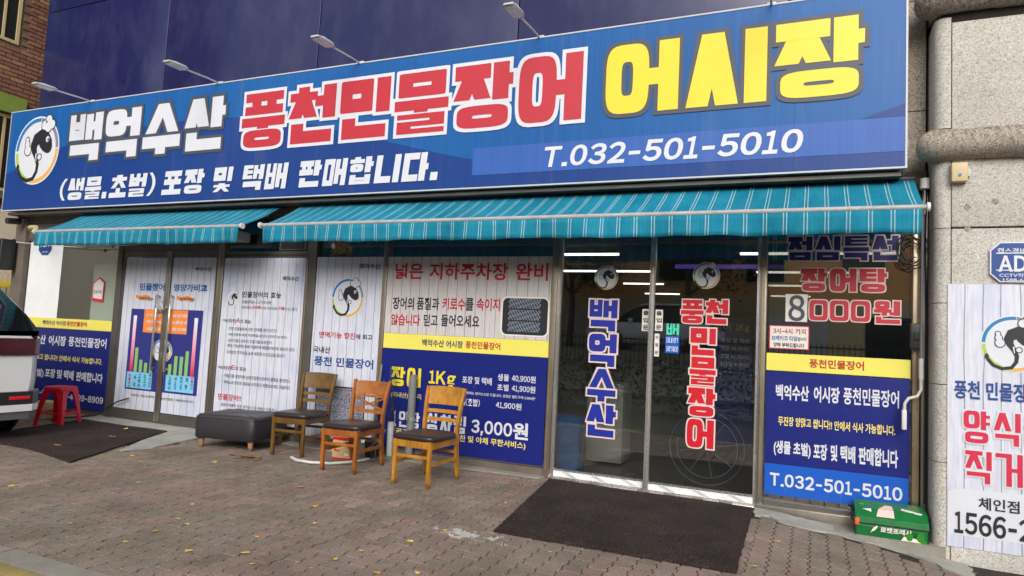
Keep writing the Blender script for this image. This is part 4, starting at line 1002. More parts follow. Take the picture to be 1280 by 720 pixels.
# ---------------------------------------------------------------- interior
struct(P3('interior_floor', 'interior_floor', [(-10.6, 3.2, .1, 12.8, -.05, -.004)], None))
struct(P3('interior_ceiling', 'interior_ceiling', [(-10.6, 3.2, .1, 12.8, 2.72, 2.8)], None))
struct(P3('interior_side_wall', 'interior_wall', [(3.1, 3.2, .3, 12.8, 0, 9)], None))
struct(P3('interior_partition', 'interior_wall', [(-7.2, -7.1, 1.2, 12.8, 0, 2.72)], None))
rows = [(3.65, (-3.1, -.5, .55)), (6.0, (-4.0, -3.05, -.45, .6)), (8.5, (-3.4, -.4)), (11.3, (-3.55, -.5))]
first = None
for y, xs_ in rows:
    for x in xs_:
        if first is None:
            first = thing('tube_light', 'lit ceiling tube nearest the left glass door', 'ceiling light', (x, y, 2.62), 0, 'ceiling tubes inside the shop')
            q = MB(); q.box(-.44, .44, -.02, .02, -.015, .015); q.build('tube', 'tube', first)
            q = MB(); q.box(-.52, .52, -.03, .03, .018, .05); q.tube([(-.4, 0, .05), (-.4, 0, .1)], .01, 6); q.tube([(.4, 0, .05), (.4, 0, .1)], .01, 6); q.build('housing', 'alu_white', first)
        else: dup(first, (x, y, 2.62), 0, 'white lit tube under the dark ceiling seen through the shop glass')
first['label'] = 'white lit tube under the dark ceiling seen through the shop glass'
v = thing('violet_light', 'violet glowing strip light at the ceiling seen through the right glass door', 'light', (-1.2, 4.6, 2.55)); q = MB(); q.box(-.8, .8, -.03, .03, -.03, .03); q.build('tube', 'tube_violet', v)
b = thing('waste_bin', 'tall blue plastic bin inside the left glass door', 'bin', (-2.22, .45, 0))
q = MB(); q.loft([[(.14 * s_ * math.copysign(abs(math.cos(t)) ** .4, math.cos(t)), .14 * s_ * math.copysign(abs(math.sin(t)) ** .4, math.sin(t)), z) for t in [k * math.pi / 12 for k in range(24)]] for z, s_ in ((0, .82), (.5, 1), (.52, 1.08), (.54, 1.08))], cap=True); q.build('body', 'bin_blue', b)
cb = thing('cabinet', 'grey metal cabinet standing inside behind the left glass door', 'cabinet', (-2.05, 1.25, 0))
q = MB(); q.bbox(-.2, .2, -.2, .2, .02, .86, .01); q.build('body', 'cabinet', cb)
for z in (.06, .33, .6): q = MB(); q.bbox(-.18, .18, -.215, -.202, z, z + .24, .004); q.build('drawer', 'cabinet', cb)
ct = thing('counter', 'long dark counter inside the shop behind the glass doors', 'counter', (-2.6, 4.2, 0))
q = MB(); q.bbox(-1.6, 1.4, -.3, .3, 0, .95, .01); q.build('body', 'interior_wall', ct); q = MB(); q.bbox(-1.65, 1.45, -.35, .35, .952, .99, .006); q.build('top', 'cabinet', ct)
fr = thing('notice_board', 'dark notice board hanging on the wall inside the left glass door', 'notice board', (-2.9, 5.0, 1.3)); q = MB(); q.bbox(-.55, .55, -.02, .02, -.4, .4, .01); q.build('frame', 'black_metal', fr); q = MB(); q.box(-.48, .48, -.024, -.021, -.33, .33); q.build('sheet', 'cabinet', fr)
wh = thing('spoked_wheel', 'thin steel spoked wheel standing just inside the right glass door', 'wheel', (-.87, .3, .39))
for nm, R_ in (('outer_rim', .33), ('inner_rim', .27)):
    q = MB(); q.tube([(R_ * math.cos(t), .0 if R_ > .3 else .02, R_ * math.sin(t)) for t in [k * math.pi / 24 for k in range(49)]], .0035, 6, cap=False); q.build(nm, 'ring_grey', wh)
for k in range(8):
    q = MB(); t = k * math.pi / 4 + .2; q.tube([(.03 * math.cos(t), .01, .03 * math.sin(t)), (.27 * math.cos(t), .02, .27 * math.sin(t))], .003, 6); q.build('spoke', 'ring_grey', wh)
sg = thing('price_board', 'navy price board with yellow words inside the right glass door', 'sign', (-.75, 1.0, 0)); q = MB(); q.box(-.21, .21, -.01, .01, .35, 1.62); q.build('board', 'chart_navy', sg)
q = MB(); print_text(q, '장어 1Kg', -.17, .17, 1.47, 1.56, -.013, 1); q.build('lettering', 'yellow', sg)
q = MB(); 
for i, t in enumerate(('포장 및 택배', '생물 40,900원', '초벌 41,900원', '홀(초벌) 41,900원')): print_text(q, t, -.1, .17, 1.36 - i * .08, 1.41 - i * .08, -.013, .5)
q.build('lettering', 'white', sg)

# ================================================================ SHOP SIGN
SY = -.35
sign = thing('shop_sign', 'long blue fascia sign with white, red and yellow Korean lettering', 'sign', (0, 0, 0))
q = MB(); q.box(-10.60, .628, SY, SY + .30, 2.742, 4.175); q.build('box', 'lamp_grey', sign)
q = MB(); q.box(-10.592, .622, SY - .003, SY - .0005, 2.75, 4.168); q.build('face', 'sign_blue', sign)
q = MB(); q.box(-10.607, -10.598, SY - .008, SY - .0036, 2.735, 4.182); q.box(.62, .634, SY - .008, SY - .0036, 2.735, 4.182); q.box(-10.597, .619, SY - .008, SY - .0036, 2.735, 2.749); q.box(-10.597, .619, SY - .008, SY - .0036, 4.169, 4.182); q.build('frame', 'lamp_grey', sign)
def curve(pts, n=8):
    out = []
    for i in range(len(pts) - 1):
        p0, p1, p2, p3 = pts[max(i - 1, 0)], pts[i], pts[i + 1], pts[min(i + 2, len(pts) - 1)]
        for j in range(n):
            t = j / n; out.append(tuple(.5 * ((2 * p1[k]) + (-p0[k] + p2[k]) * t + (2 * p0[k] - 5 * p1[k] + 4 * p2[k] - p3[k]) * t * t + (-p0[k] + 3 * p1[k] - 3 * p2[k] + p3[k]) * t ** 3) for k in (0, 1)))
    return out + [pts[-1]]
top = curve([(-10.59, 3.27), (-9.9, 3.45), (-9.255, 3.61), (-7.82, 3.745), (-6.45, 3.74), (-5.35, 3.60), (-4.29, 3.33), (-3.08, 3.03), (-2.2, 2.95)])
q = MB(); n = len(top); q.add([(x, SY - .005, z) for x, z in top] + [(x, SY - .005, 2.752) for x, z in top], [(i, i + 1, n + i + 1, n + i) for i in range(n - 1)])
q.add([(-2.2, SY - .005, 2.752), (.61, SY - .005, 2.752), (.61, SY - .005, 2.885), (-2.2, SY - .005, 2.885)], [(0, 1, 2, 3)])
q.add([(.31, SY - .0052, 3.14), (.618, SY - .0052, 3.14), (.618, SY - .0052, 3.24)], [(0, 1, 2)]); q.build('print_swoosh', 'sign_navy', sign)
q = MB(); q.box(-3.083, .618, SY - .0075, SY - .006, 2.868, 3.138); q.build('print_band', 'sign_strip', sign)
letter('sign', sign, SY - .0085)
eel_logo(sign, -9.94, 3.575, .485, SY - .0085)
q = MB(); q.tube([(-10.5, -.13, 2.80), (.62, -.13, 2.80)], .02, 8); q.box(-10.55, .6, -.30, -.12, 2.69, 2.72); q.build('bracket_rail', 'dark_frame', sign)
# floodlights on arms over the sign
fl = None
for x, dx, lab in ((-8.91, -.05, 'floodlight on the sign edge nearest the brick wall'), (-6.59, -.04, 'floodlight second from the brick wall above the sign'), (-4.53, -.03, 'floodlight above the middle of the sign over the red words'), (-2.44, -.03, 'floodlight above the gap between red and yellow words'), (-.36, -.03, 'floodlight above the yellow words, only its arm in view')):
    if fl is None:
        fl = thing('floodlight', lab, 'floodlight', (x, -.3, 4.18), 0, 'floodlights over the shop sign')
        q = MB(); q.tube([(0, .02, .0), (0, -.2, .0), (0, -.52, -.014)], .010, 10); q.build('arm', 'lamp_grey', fl)
        q = MB(); q.bbox(-.035, .035, -.03, .03, -.02, .03, .006); q.build('base_plate', 'lamp_grey', fl)
        q = MB(); q.loft([[(sx * w_, y, z0 + sz * h) for sx, sz in ((-1, -.6), (-.8, 1), (.8, 1), (1, -.6))] for y, w_, h, z0 in ((-.50, .03, .014, -.012), (-.55, .055, .022, -.012), (-.70, .06, .02, -.014), (-.78, .05, .010, -.018))]); hd = q.build('head', 'lamp_grey', fl)
        q = MB(); q.bbox(-.048, .048, -.75, -.55, -.036, -.026, .003); q.build('lens', 'board_white', fl)
    else: fl2 = dup(fl, (x, -.3, 4.18), 0, lab)

# ================================================================ AWNINGS
def mkawning(x0, x1, label):
    t = thing('awning', label, 'awning', (0, 0, 0), 0, 'turquoise striped awnings'); yr, zr, yf, zf = -.13, 2.70, -.745, 2.355
    n = int((x1 - x0) / .07); mrows = 8; vs = []; fs = []; q = MB()
    for i in range(n + 1):
        x = x0 + (x1 - x0) * i / n
        for j in range(mrows + 1):
            u = j / mrows; sag = -.02 * math.sin(u * math.pi) * (.8 + .2 * math.sin(x * 1.9)); r = .003 * math.sin(x * 23) * u
            vs.append((x, yr + (yf - yr) * u, zr + (zf - zr) * u + sag + r))
    for i in range(n):
        for j in range(mrows): fs.append((i * (mrows + 1) + j, (i + 1) * (mrows + 1) + j, (i + 1) * (mrows + 1) + j + 1, i * (mrows + 1) + j + 1))
    q.add(vs, fs, smooth=True); ob = q.build('canopy', 'awning', t); so = ob.modifiers.new('s', 'SOLIDIFY'); so.thickness = .004
    q = MB(); vs = []; fs = []
    for i in range(n + 1):
        x = x0 + .02 + (x1 - x0 - .04) * i / n
        for j in range(5):
            u = j / 4; vs.append((x, yf - .012 + .02 * u * math.sin(x * 9.1 + 1.6 * math.sin(x * 2.3)), zf - .015 - .168 * u + (.005 * math.sin(x * 5) + .004 * math.sin(x * 17)) * u))
    for i in range(n):
        for j in range(4): fs.append((i * 5 + j, (i + 1) * 5 + j, (i + 1) * 5 + j + 1, i * 5 + j + 1))
    q.add(vs, fs, smooth=True); ob = q.build('valance', 'awning', t); so = ob.modifiers.new('s', 'SOLIDIFY'); so.thickness = .003
    q = MB(); q.tube([(x0 - .01, yf, zf), (x1 + .01, yf, zf)], .02, 12); q.build('front_bar', 'alu_white', t)
    for xe in (x0 - .018, x1 + .018): q = MB(); q.tube([(xe - .01, yf, zf), (xe + .01, yf, zf)], .032, 14); q.build('end_cap', 'white_paint', t)
    q = MB(); q.tube([(x0, -.12, 2.70), (x1, -.12, 2.70)], .035, 12); q.build('roller', 'black_metal', t)
    for xe, sg_ in ((x0 + .25, 1), (x1 - .25, -1)):
        q = MB(); q.tube([(xe, -.1, 2.6), (xe + sg_ * .55, -.35, 2.47), (xe, -.72, 2.35)], .018, 8); q.build('folding_arm', 'alu_white', t)
    return t
mkawning(-9.13, -5.64, 'shorter turquoise awning over the left double doors')
mkawning(-5.345, .705, 'longer turquoise striped awning over the sliding glass doors')
cr = thing('awning_crank', 'white awning gearbox hanging by the stone pillar at awning end', 'awning crank', (.78, -.12, 2.6))
q = MB(); q.tube([(0, 0, .02), (0, 0, .1)], .035, 14); q.build('gearbox', 'white_paint', cr)
q = MB(); q.tube([(0, 0, .02), (.0, 0, -.18)], .006, 8); q.build('hook_rod', 'alu_white', cr)

# ================================================================ POSTERS
def poster(label, cat='poster'): return thing('poster', label, cat, (0, 0, 0))
def sheet(t, name, mat, x0, x1, z0, z1, y, th=.002):
    q = MB(); q.box(x0, x1, y, y + th, z0, z1); return q.build(name, mat, t)
Y = -.022
# left lower board
t = thing('price_sign', 'navy and yellow board with white Korean words behind the red stool', 'sign')
sheet(t, 'board', 'board_navy', -10.5, -8.53, .06, 1.116, Y - .004, .006); sheet(t, 'header', 'board_yellow', -10.5, -8.525, 1.12, 1.258, Y - .004, .006); letter('w1', t, Y - .005)
# doors posters (printed across both leaves)
t = poster('nutrition comparison poster with bar charts across the left double doors'); Yd = -.006
for a, b in ((-8.375, -7.600), (-7.505, -6.745)): sheet(t, 'sheet', 'planks', a, b, .14, 2.11, Yd - .003)
q = MB(); q.poly([(-8.195, .392), (-7.603, .392), (-7.603, 1.437), (-8.195, 1.437)], Yd - .0045); q.poly([(-7.502, .395), (-6.905, .395), (-6.905, 1.447), (-7.502, 1.447)], Yd - .0045); q.build('chart', 'chart_navy', t)
q = MB(); q.poly([(-7.946, 1.137), (-7.603, 1.137), (-7.603, 1.436), (-7.946, 1.436)], Yd - .006); q.poly([(-7.502, 1.14), (-7.163, 1.14), (-7.163, 1.44), (-7.502, 1.44)], Yd - .006)
for cx_ in (-8.0, -7.25):
    q.poly([(cx_ - .13, 1.58), (cx_ - .05, 1.555), (cx_ + .05, 1.575), (cx_ + .15, 1.54), (cx_ + .14, 1.6), (cx_ + .05, 1.625), (cx_ - .06, 1.605), (cx_ - .14, 1.625)], Yd - .006)
q.build('orange_panel', 'orange', t)
q = MB(); q.poly([(-8.173, .413), (-7.704, .413), (-7.707, .62), (-8.173, .62)], Yd - .006); q.poly([(-7.455, .42), (-6.965, .42), (-6.965, .626), (-7.455, .622)], Yd - .006); q.build('legend_panel', 'skyblue', t)
q = MB()
for x, z in ((-8.022, .933), (-7.929, .78), (-7.837, .746), (-7.737, .69), (-7.4, .757), (-7.303, .863), (-7.208, .86), (-7.115, .934)): q.poly([(x - .028, .622), (x + .028, .622), (x + .028, z), (x - .028, z)], Yd - .0075)
q.build('green_bars', 'green_print', t)
q = MB()
for x, z in ((-8.105, 1.35), (-7.01, 1.351)): q.poly([(x - .03, .628), (x + .03, .628), (x + .03, z), (x - .03, z)], Yd - .0075)
q.build('pink_bars', 'bar_pink', t)
letter('d1', t, Yd - .006); eel_logo(t, -7.553, .91, .185, Yd - .017, .15)
q = MB(); q.bbox(-7.597, -7.556, -.030, -.024, .03, 2.19, .002); q.bbox(-7.549, -7.508, -.030, -.024, .03, 2.19, .002); ob = q.build('meeting_stile', 'steel', None); ob.parent = shop; ob.matrix_parent_inverse = Matrix.Translation(-shop.location)
# window two
t = poster('white plank poster listing eel benefits in small print behind the black ottoman')
sheet(t, 'sheet', 'planks', -6.60, -5.345, .17, 2.10, Y); letter('w2', t, Y - .001); eel_logo(t, -6.412, 1.612, .097, Y - .002, ring=False)
# window three
t = poster('plank poster with round eel logo above the orange and brown chairs')
sheet(t, 'sheet', 'planks', -5.182, -4.282, .10, 2.11, Y); letter('w3', t, Y - .001); eel_logo(t, -4.727, 1.653, .222, Y - .002)
sheet(t, 'eel_photo', 'eels', -5.06, -4.42, .27, .66, Y - .002); sheet(t, 'photo_edge', 'black', -5.075, -4.405, .255, .675, Y - .001, .0008)
# window four: three pieces
t = poster('grey plank poster with red heading and a photo of piled eels')
sheet(t, 'sheet', 'planks_grey', -4.218, -2.325, 1.29, 2.11, Y); letter_src = TEXTS['w4']
up = [r for r in letter_src if r[5] > 1.28]; lo = [r for r in letter_src if r[5] <= 1.28]
TEXTS['w4a'] = up; TEXTS['w4b'] = lo; letter('w4a', t, Y - .001)
def rrect(x0, x1, z0, z1, r, n=5):
    return [(cx_ + r * math.cos(math.radians(a0 + 90 * i / n)), cz_ + r * math.sin(math.radians(a0 + 90 * i / n))) for cx_, cz_, a0 in ((x1 - r, z1 - r, 0), (x0 + r, z1 - r, 90), (x0 + r, z0 + r, 180), (x1 - r, z0 + r, 270)) for i in range(n + 1)]
q = MB(); q.poly(rrect(-2.845, -2.332, 1.322, 1.71, .06), Y - .001); q.build('photo_edge', 'bag_white', t); q = MB(); q.poly(rrect(-2.828, -2.348, 1.336, 1.695, .05), Y - .0025); q.build('photo_background', 'black', t)
q = MB()
for r_ in range(3):
    z = 1.645 - r_ * .115
    for k in range(13):
        x0 = -2.75 + k * .026; pts = [(x0 + .012 * math.sin(i * 1.6 + k), z + .05 - i * .0125) for i in range(9)]
        for a, b in zip(pts, pts[1:]): q.poly([(a[0] - .007, a[1]), (a[0] + .007, a[1]), (b[0] + .007, b[1]), (b[0] - .007, b[1])], Y - .0035 - .0002 * (k % 3))
q.build('photo_eels', 'chart_grey' if 'chart_grey' in M else 'ring_grey', t)
t = thing('price_sign', 'navy price board with yellow 1Kg heading behind the honey wooden chair', 'sign')
sheet(t, 'board', 'board_navy', -4.214, -2.33, .098, 1.128, Y - .002, .006); sheet(t, 'header', 'board_yellow', -4.216, -2.322, 1.13, 1.288, Y - .003, .006); letter('w4b', t, Y - .004)
# window five
t = thing('price_sign', 'navy board with shop phone number T.032-501-5010 behind the green bag', 'sign')
sheet(t, 'board', 'board_navy', -.353, .70, .37, 1.132, Y, .005); sheet(t, 'phone_band', 'board_blue', -.352, .695, .115, .368, Y, .005); sheet(t, 'header', 'board_yellow', -.356, .704, 1.14, 1.284, Y, .005)
TEXTS['w5b'] = [r for r in TEXTS['w5'] if r[6] < 1.29]; TEXTS['w5a'] = [r for r in TEXTS['w5'] if r[6] >= 1.29 and r[0] != '8']; TEXTS['w5c'] = [r for r in TEXTS['w5'] if r[0] == '8']
letter('w5b', t, Y)
t = thing('window_lettering', 'large blue and red menu words stuck on the right hand window', 'window sticker'); letter('w5a', t, .008)
t = thing('number_card', 'white card with a grey figure 8 stuck before the three zeros', 'card'); sheet(t, 'card', 'bag_white', -.215, -.046, 1.555, 1.787, -.002); letter('w5c', t, -.003)
t = thing('notice', 'small pink edged notice with break times on the right window', 'notice'); sheet(t, 'border', 'crimson2', -.340, -.028, 1.322, 1.52, -.001); sheet(t, 'paper', 'bag_white', -.332, -.036, 1.33, 1.512, -.0025, .001); letter('w5n', t, -.003)
# sliding door lettering and stickers
t = thing('door_lettering', 'tall blue Korean words stuck down the left sliding door', 'window sticker'); letter('gl', t, .024)
t = thing('door_lettering', 'tall red Korean words stuck down the right sliding door', 'window sticker'); letter('gr', t, -.016)
t = thing('door_sticker', 'round eel logo above the blue words on the left sliding door', 'sticker'); eel_logo(t, -1.793, 1.912, .115, .022)
t = thing('door_sticker', 'round eel logo above the red words on the right sliding door', 'sticker'); eel_logo(t, -.87, 1.935, .118, -.018)
def small_sign(label, x0, x1, z0, z1, y, mat, words, wc, vert=True):
    t = thing('door_sticker', label, 'sticker'); sheet(t, 'sheet', mat, x0, x1, z0, z1, y); q = MB(); n = len(words)
    for i, wd in enumerate(words):
        zc = z1 - (z1 - z0) * (i + .5) / n; h = min((z1 - z0) / n * .62, (x1 - x0) * .75); ww = (x1 - x0) * (.36 if len(wd) == 1 else .42)
        print_text(q, wd, (x0 + x1) / 2 - ww, (x0 + x1) / 2 + ww, zc - h / 2, zc + h / 2, y - .002, 1.4)
    q.build('lettering', wc, t)
small_sign('white upright entrance label on the left sliding door edge', -1.437, -1.37, 1.424, 1.626, .022, 'bag_white', '출입문', 'black')
small_sign('white upright entrance label on the right sliding door edge', -1.308, -1.24, 1.43, 1.622, -.018, 'bag_white', '출입문', 'black')
small_sign('narrow pale strip label below the entrance label on right door', -1.308, -1.265, 1.2, 1.405, -.018, 'bag_white', '자동문', 'grey')
small_sign('blue square card sticker under the mint green one', -1.21, -1.088, 1.236, 1.39, -.018, 'board_blue', ['Delivery', 'Service'], 'white')
t = thing('door_sticker', 'mint green delivery sticker beside the red door words', 'sticker'); gg = Glyphs(); gg.syl('배', -1.205, 1.4, -1.092, 1.5, .026); q = MB(); q.keepn = True; gg.mesh(q, -.018); q.build('lettering', 'mint', t)
t = thing('notice', 'pink edged house shaped notice on the left window', 'notice'); q = MB(); q.poly([(-9.02, 1.52), (-8.80, 1.5), (-8.79, 1.78), (-8.90, 1.85), (-9.03, 1.76)], .006); q.build('border', 'crimson2', t)
q = MB(); q.poly([(-9.0, 1.56), (-8.815, 1.545), (-8.81, 1.765), (-8.90, 1.825), (-9.01, 1.75)], .004); q.build('paper', 'bag_white', t); q = MB(); print_text(q, '안심식당', -8.99, -8.83, 1.62, 1.67, .002, 1); q.build('lettering', 'cblue', t)
def octo(cx_, cz_, w_, h, c): return [(cx_ - w_, cz_ + h - c), (cx_ - w_ + c, cz_ + h), (cx_ + w_ - c, cz_ + h), (cx_ + w_, cz_ + h - c), (cx_ + w_, cz_ - h + c), (cx_ + w_ - c, cz_ - h), (cx_ - w_ + c, cz_ - h), (cx_ - w_, cz_ - h + c)]
t = thing('security_sign', 'blue shield security sticker half hidden by the left awning', 'sign')
q = MB(); q.poly([(-10.29, 2.42), (-9.97, 2.42), (-9.97, 2.22), (-10.05, 2.14), (-10.2, 2.14), (-10.29, 2.22)], .006); q.build('shield', 'white', t); q = MB(); q.poly([(-10.275, 2.41), (-9.985, 2.41), (-9.985, 2.225), (-10.06, 2.155), (-10.19, 2.155), (-10.275, 2.225)], .0045); q.build('shield_face', 'blue', t)
q = MB(); print_text(q, 'ADT', -10.24, -10.02, 2.27, 2.35, .003, 2); print_text(q, '1588-6400', -10.19, -10.06, 2.19, 2.21, .003, 1); q.build('lettering', 'white', t)

# ================================================================ GRANITE PIER
pier = thing('stone_pier', 'grey speckled granite pier with two rough round bands', 'pillar', (0, 0, 0))
PY = -.3
def gslab(x0, x1, z0, z1, mat='granite', y0=PY, y1=.1, bev=.006): q = MB(); q.bbox(x0, x1, y0, y1, z0, z1, bev); return q.build('granite_slab', mat, pier)
q = MB(); q.box(.86, 3.2, PY + .02, .11, -.3, 9); q.build('core', 'joint_sand', pier)
for a, b in ((-.3, -.01), (.0, 2.275), (2.282, 2.90), (3.0, 3.86), (3.96, 5.2), (5.2, 7), (7, 9)):
    gslab(.93, 3.19, a + .003, b - .003)
# rounded corner slabs
def round_slab(z0, z1, mat='granite_dark'):
    q = MB(); n = 10; prof = [(.925, PY + .004)]
    for i in range(n + 1):
        t = math.pi / 2 * i / n; prof.append((.895 - .075 * math.sin(t), PY + .075 - .075 * math.cos(t) + .002))
    prof += [(.82, .1), (.925, .1)]
    q.loft([[(x, y, z) for x, y in prof] for z in (z0, z1)], smooth=True); ob = q.build('granite_slab', mat, pier)
    md = ob.modifiers.new('e', 'EDGE_SPLIT'); md.split_angle = math.radians(40)
for a, b in ((-.3, .55), (.556, 1.115), (1.121, 1.715), (1.721, 2.275), (2.281, 2.88), (3.04, 3.9), (4.0, 9)): round_slab(a, b, 'granite')
q = MB(); 
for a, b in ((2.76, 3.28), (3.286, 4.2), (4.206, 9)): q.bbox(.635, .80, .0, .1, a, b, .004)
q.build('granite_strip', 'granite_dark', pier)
def roll(z, r, x0, seed):
    q = MB(); rr = random.Random(seed); rings = []; n = 20
    st = [(x0, .02), (x0 + .01, .5), (x0 + .035, .78), (x0 + .08, .95)] + [(x0 + .14 + i * .06, 1.0) for i in range(42)]
    for x, s_ in st:
        k = r * s_ * (1 + rr.uniform(-.035, .035))
        rings.append([(x, PY - .02 - k * 1.05 * math.cos(t) * (1 if math.cos(t) > 0 else 2.2), z + k * math.sin(t) * (1 + rr.uniform(-.03, .03))) for t in [2 * math.pi * j / n for j in range(n)]])
    q.loft(rings); q.build('round_band', 'granite_rough', pier)
roll(2.905, .115, .70, 1); roll(4.06, .125, .68, 2)
for x, z in ((1.03, 2.27), (1.2, 2.47), (1.03, 2.43)):
    q = MB(); q.tube([(x, PY + .004, z), (x, PY - .0025, z)], .022, 18); q.build('filled_hole', 'granite_dark', pier)
t = poster('plank poster with large crimson words on the granite pier', 'poster')
sheet(t, 'sheet', 'planks', .906, 1.95, -.03, 1.86, PY - .006, .004)
q = MB(); q.poly([(.909, .055), (1.94, .055), (1.94, .40), (1.0, .385), (.94, .375), (.909, .35)], PY - .0075); q.build('white_patch', 'white', t)
letter('p', t, PY - .009); eel_logo(t, 1.305, 1.435, .2, PY - .008, .205)
t = thing('security_sign', 'blue octagonal security sign on the granite pier', 'sign')
q = MB(); o_ = octo(1.335, 2.02, .172, .145, .06); n = 8; q.add([(x, PY - .022, z) for x, z in o_] + [(x, PY - .002, z) for x, z in o_], [list(range(8))] + [(j, (j + 1) % 8, 8 + (j + 1) % 8, 8 + j) for j in range(8)]); q.build('plate', 'white', t)
q = MB(); q.poly(octo(1.335, 2.02, .163, .137, .055), PY - .0235); q.build('face', 'blue', t); letter('adt', t, PY - .0225)
q = MB(); q.poly([(1.2, 1.965), (1.47, 1.965), (1.47, 1.958), (1.2, 1.958)], PY - .025); q.poly([(1.2, 2.088), (1.47, 2.088), (1.47, 2.081), (1.2, 2.081)], PY - .025); q.build('face_lines', 'white', t)
t = thing('sensor_box', 'small cream plastic sensor box on the granite pier under the round band', 'sensor', (.97, PY, 2.68))
q = MB(); q.bbox(-.052, .052, -.07, 0, -.068, .075, .008); q.build('body', 'dirty_cream', t); q = MB(); q.tube([(-.0, -.068, -.02), (0, -.074, -.02)], .012, 12); q.build('blue_badge', 'ring_blue', t)
q = MB(); q.bbox(.053, .07, -.05, 0, -.03, .03, .004); q.build('hinge', 'lamp_grey', t)
# ---------------------------------------------------------------- pipes and cables at the right end
t = thing('conduit', 'grey conduit running down beside the granite pier to a white hose', 'pipe')
q = MB(); q.tube([(.77, -.1, 2.5), (.765, -.1, 1.3)], .012, 10); q.build('pipe', 'pvc_grey', t)
q = MB(); q.tube([(.765, -.1, 1.3), (.765, -.1, 1.14)], .018, 10); q.build('sleeve', 'pvc_white', t)
q = MB(); q.tube([(.765, -.1, 1.14), (.765, -.1, 1.06), (.74, -.11, 1.01), (.68, -.12, .99), (.655, -.12, .95), (.652, -.12, .90)], .012, 10); q.build('hose', 'pvc_white', t)
q = MB(); q.bbox(.635, .668, -.135, -.105, .75, .9, .005); q.build('plug', 'white_paint', t)
t = thing('switch_box', 'black switch box mounted beside the grey conduit', 'switch box', (.735, -.06, 1.47)); q = MB(); q.bbox(-.045, .045, -.04, .03, -.1, .1, .008); q.build('body', 'black_metal', t); q = MB(); q.bbox(-.02, .02, -.05, -.041, -.03, .03, .003); q.build('rocker', 'black_rubber', t)
t = thing('cable_coil', 'tangle of black cables under the awning end by the pier', 'cable'); q = MB(); rr = random.Random(5)
for k in range(5):
    R_ = .06 + .02 * k; q.tube([(.70 + R_ * math.cos(a) * .8 + rr.uniform(-.006, .006), -.08 - k * .006, 2.14 + R_ * math.sin(a) * 1.1 + rr.uniform(-.01, .01)) for a in [i * math.pi / 8 for i in range(15)]], .005, 6)
q.tube([(.8, -.07, 2.7), (.79, -.08, 2.2), (.80, -.07, 1.6), (.795, -.07, .2)], .007, 6); q.tube([(.815, -.05, 2.7), (.81, -.06, 1.9), (.81, -.06, .1)], .005, 6); q.build('cable', 'black_rubber', t)
# ---------------------------------------------------------------- left end bits
t = thing('security_camera', 'small black security camera on the left corner post', 'camera', (-10.56, -.1, 2.68)); q = MB(); q.tube([(-.0, -.02, -.05), (.0, -.2, -.07)], .045, 14); q.build('body', 'black_metal', t); q = MB(); q.tube([(0, .05, .03), (0, -.04, 0)], .02, 8); q.build('bracket', 'black_metal', t)
t = thing('loudspeaker', 'black box loudspeaker hung at the left corner of the shop', 'speaker', (-10.75, -.2, 2.14)); q = MB(); q.bbox(-.12, .12, -.1, .1, -.22, .22, .015); q.build('cabinet', 'black_metal', t); q = MB(); q.bbox(-.1, .1, -.115, -.101, -.2, .2, .006); q.build('grille', 'black_rubber', t)
q = MB(); q.tube([(-.1, .1, .2), (-.1, .25, .26)], .02, 8); q.build('bracket', 'black_metal', t)
t = thing('drain_pipe', 'beige pipe stub under the left end of the sign', 'pipe'); q = MB(); q.tube([(-9.15, -.74, 2.41), (-9.5, -.6, 2.44), (-9.9, -.35, 2.46), (-10.0, -.15, 2.46)], .03, 10); q.build('pipe', 'dirty_cream', t)
t = thing('string_cord', 'white cord with two small bulbs strung across the left window', 'cord'); pts = [(-10.6 + i * .26, -.12, 2.33 - .1 * math.sin(min(1, i / 8) * 1.6) + .04 * max(0, (i - 6) / 4)) for i in range(11)]
q = MB(); q.tube(pts, .006, 6); q.build('cord', 'pvc_white', t)
for i in (6, 8): q = MB(); q.tube([(pts[i][0], -.12, pts[i][2] + .02), (pts[i][0], -.12, pts[i][2]), (pts[i][0], -.12, pts[i][2] - .035)], [.012, .022, .01], 10); q.build('bulb', 'pvc_white', t)
t = thing('power_cord', 'black cord running up the left door post from the ground', 'cord'); q = MB(); q.tube([(-8.7, -.55, .012), (-8.62, -.35, .012), (-8.5, -.15, .03), (-8.4, -.08, .12), (-8.25, -.06, .22), (-8.05, -.05, .28)], .009, 8); q.build('cord', 'black_rubber', t)

# ================================================================ MATS
def floor_mat(label, pts, follow):
    P = []; n = len(pts); r_ = random.Random(4)
    for i in range(n):
        a, b = Vector(pts[i]), Vector(pts[(i + 1) % n]); k = max(1, int((b - a).length / .05))
        for j in range(k): q = a.lerp(b, j / k); P.append((q.x + r_.uniform(-.004, .004), q.y + r_.uniform(-.004, .004)))
    n = len(P); cx = sum(p[0] for p in P) / n; cy = sum(p[1] for p in P) / n; mb = MB(); z0 = lambda x: gz(x) if follow else 0
    rings = []
    for s_, h in ((1.0, .004), (1.0, .014), (.985, .020), (.7, .020), (.35, .020)):
        rings.append([(cx + (x - cx) * s_, cy + (y - cy) * s_, z0(cx + (x - cx) * s_) + h + (.003 * math.sin(x * 5 + y * 3) if s_ < 1 else 0)) for x, y in P])
    mb.loft(rings, smooth=False)
    return tag(mb.build('door_mat', 'mat'), label, 'mat', None)
floor_mat('dark brown loop mat lying in front of the sliding glass doors', MATR, True)
floor_mat('dark grey curling mat on the pale concrete before the left doors', MATL, False)

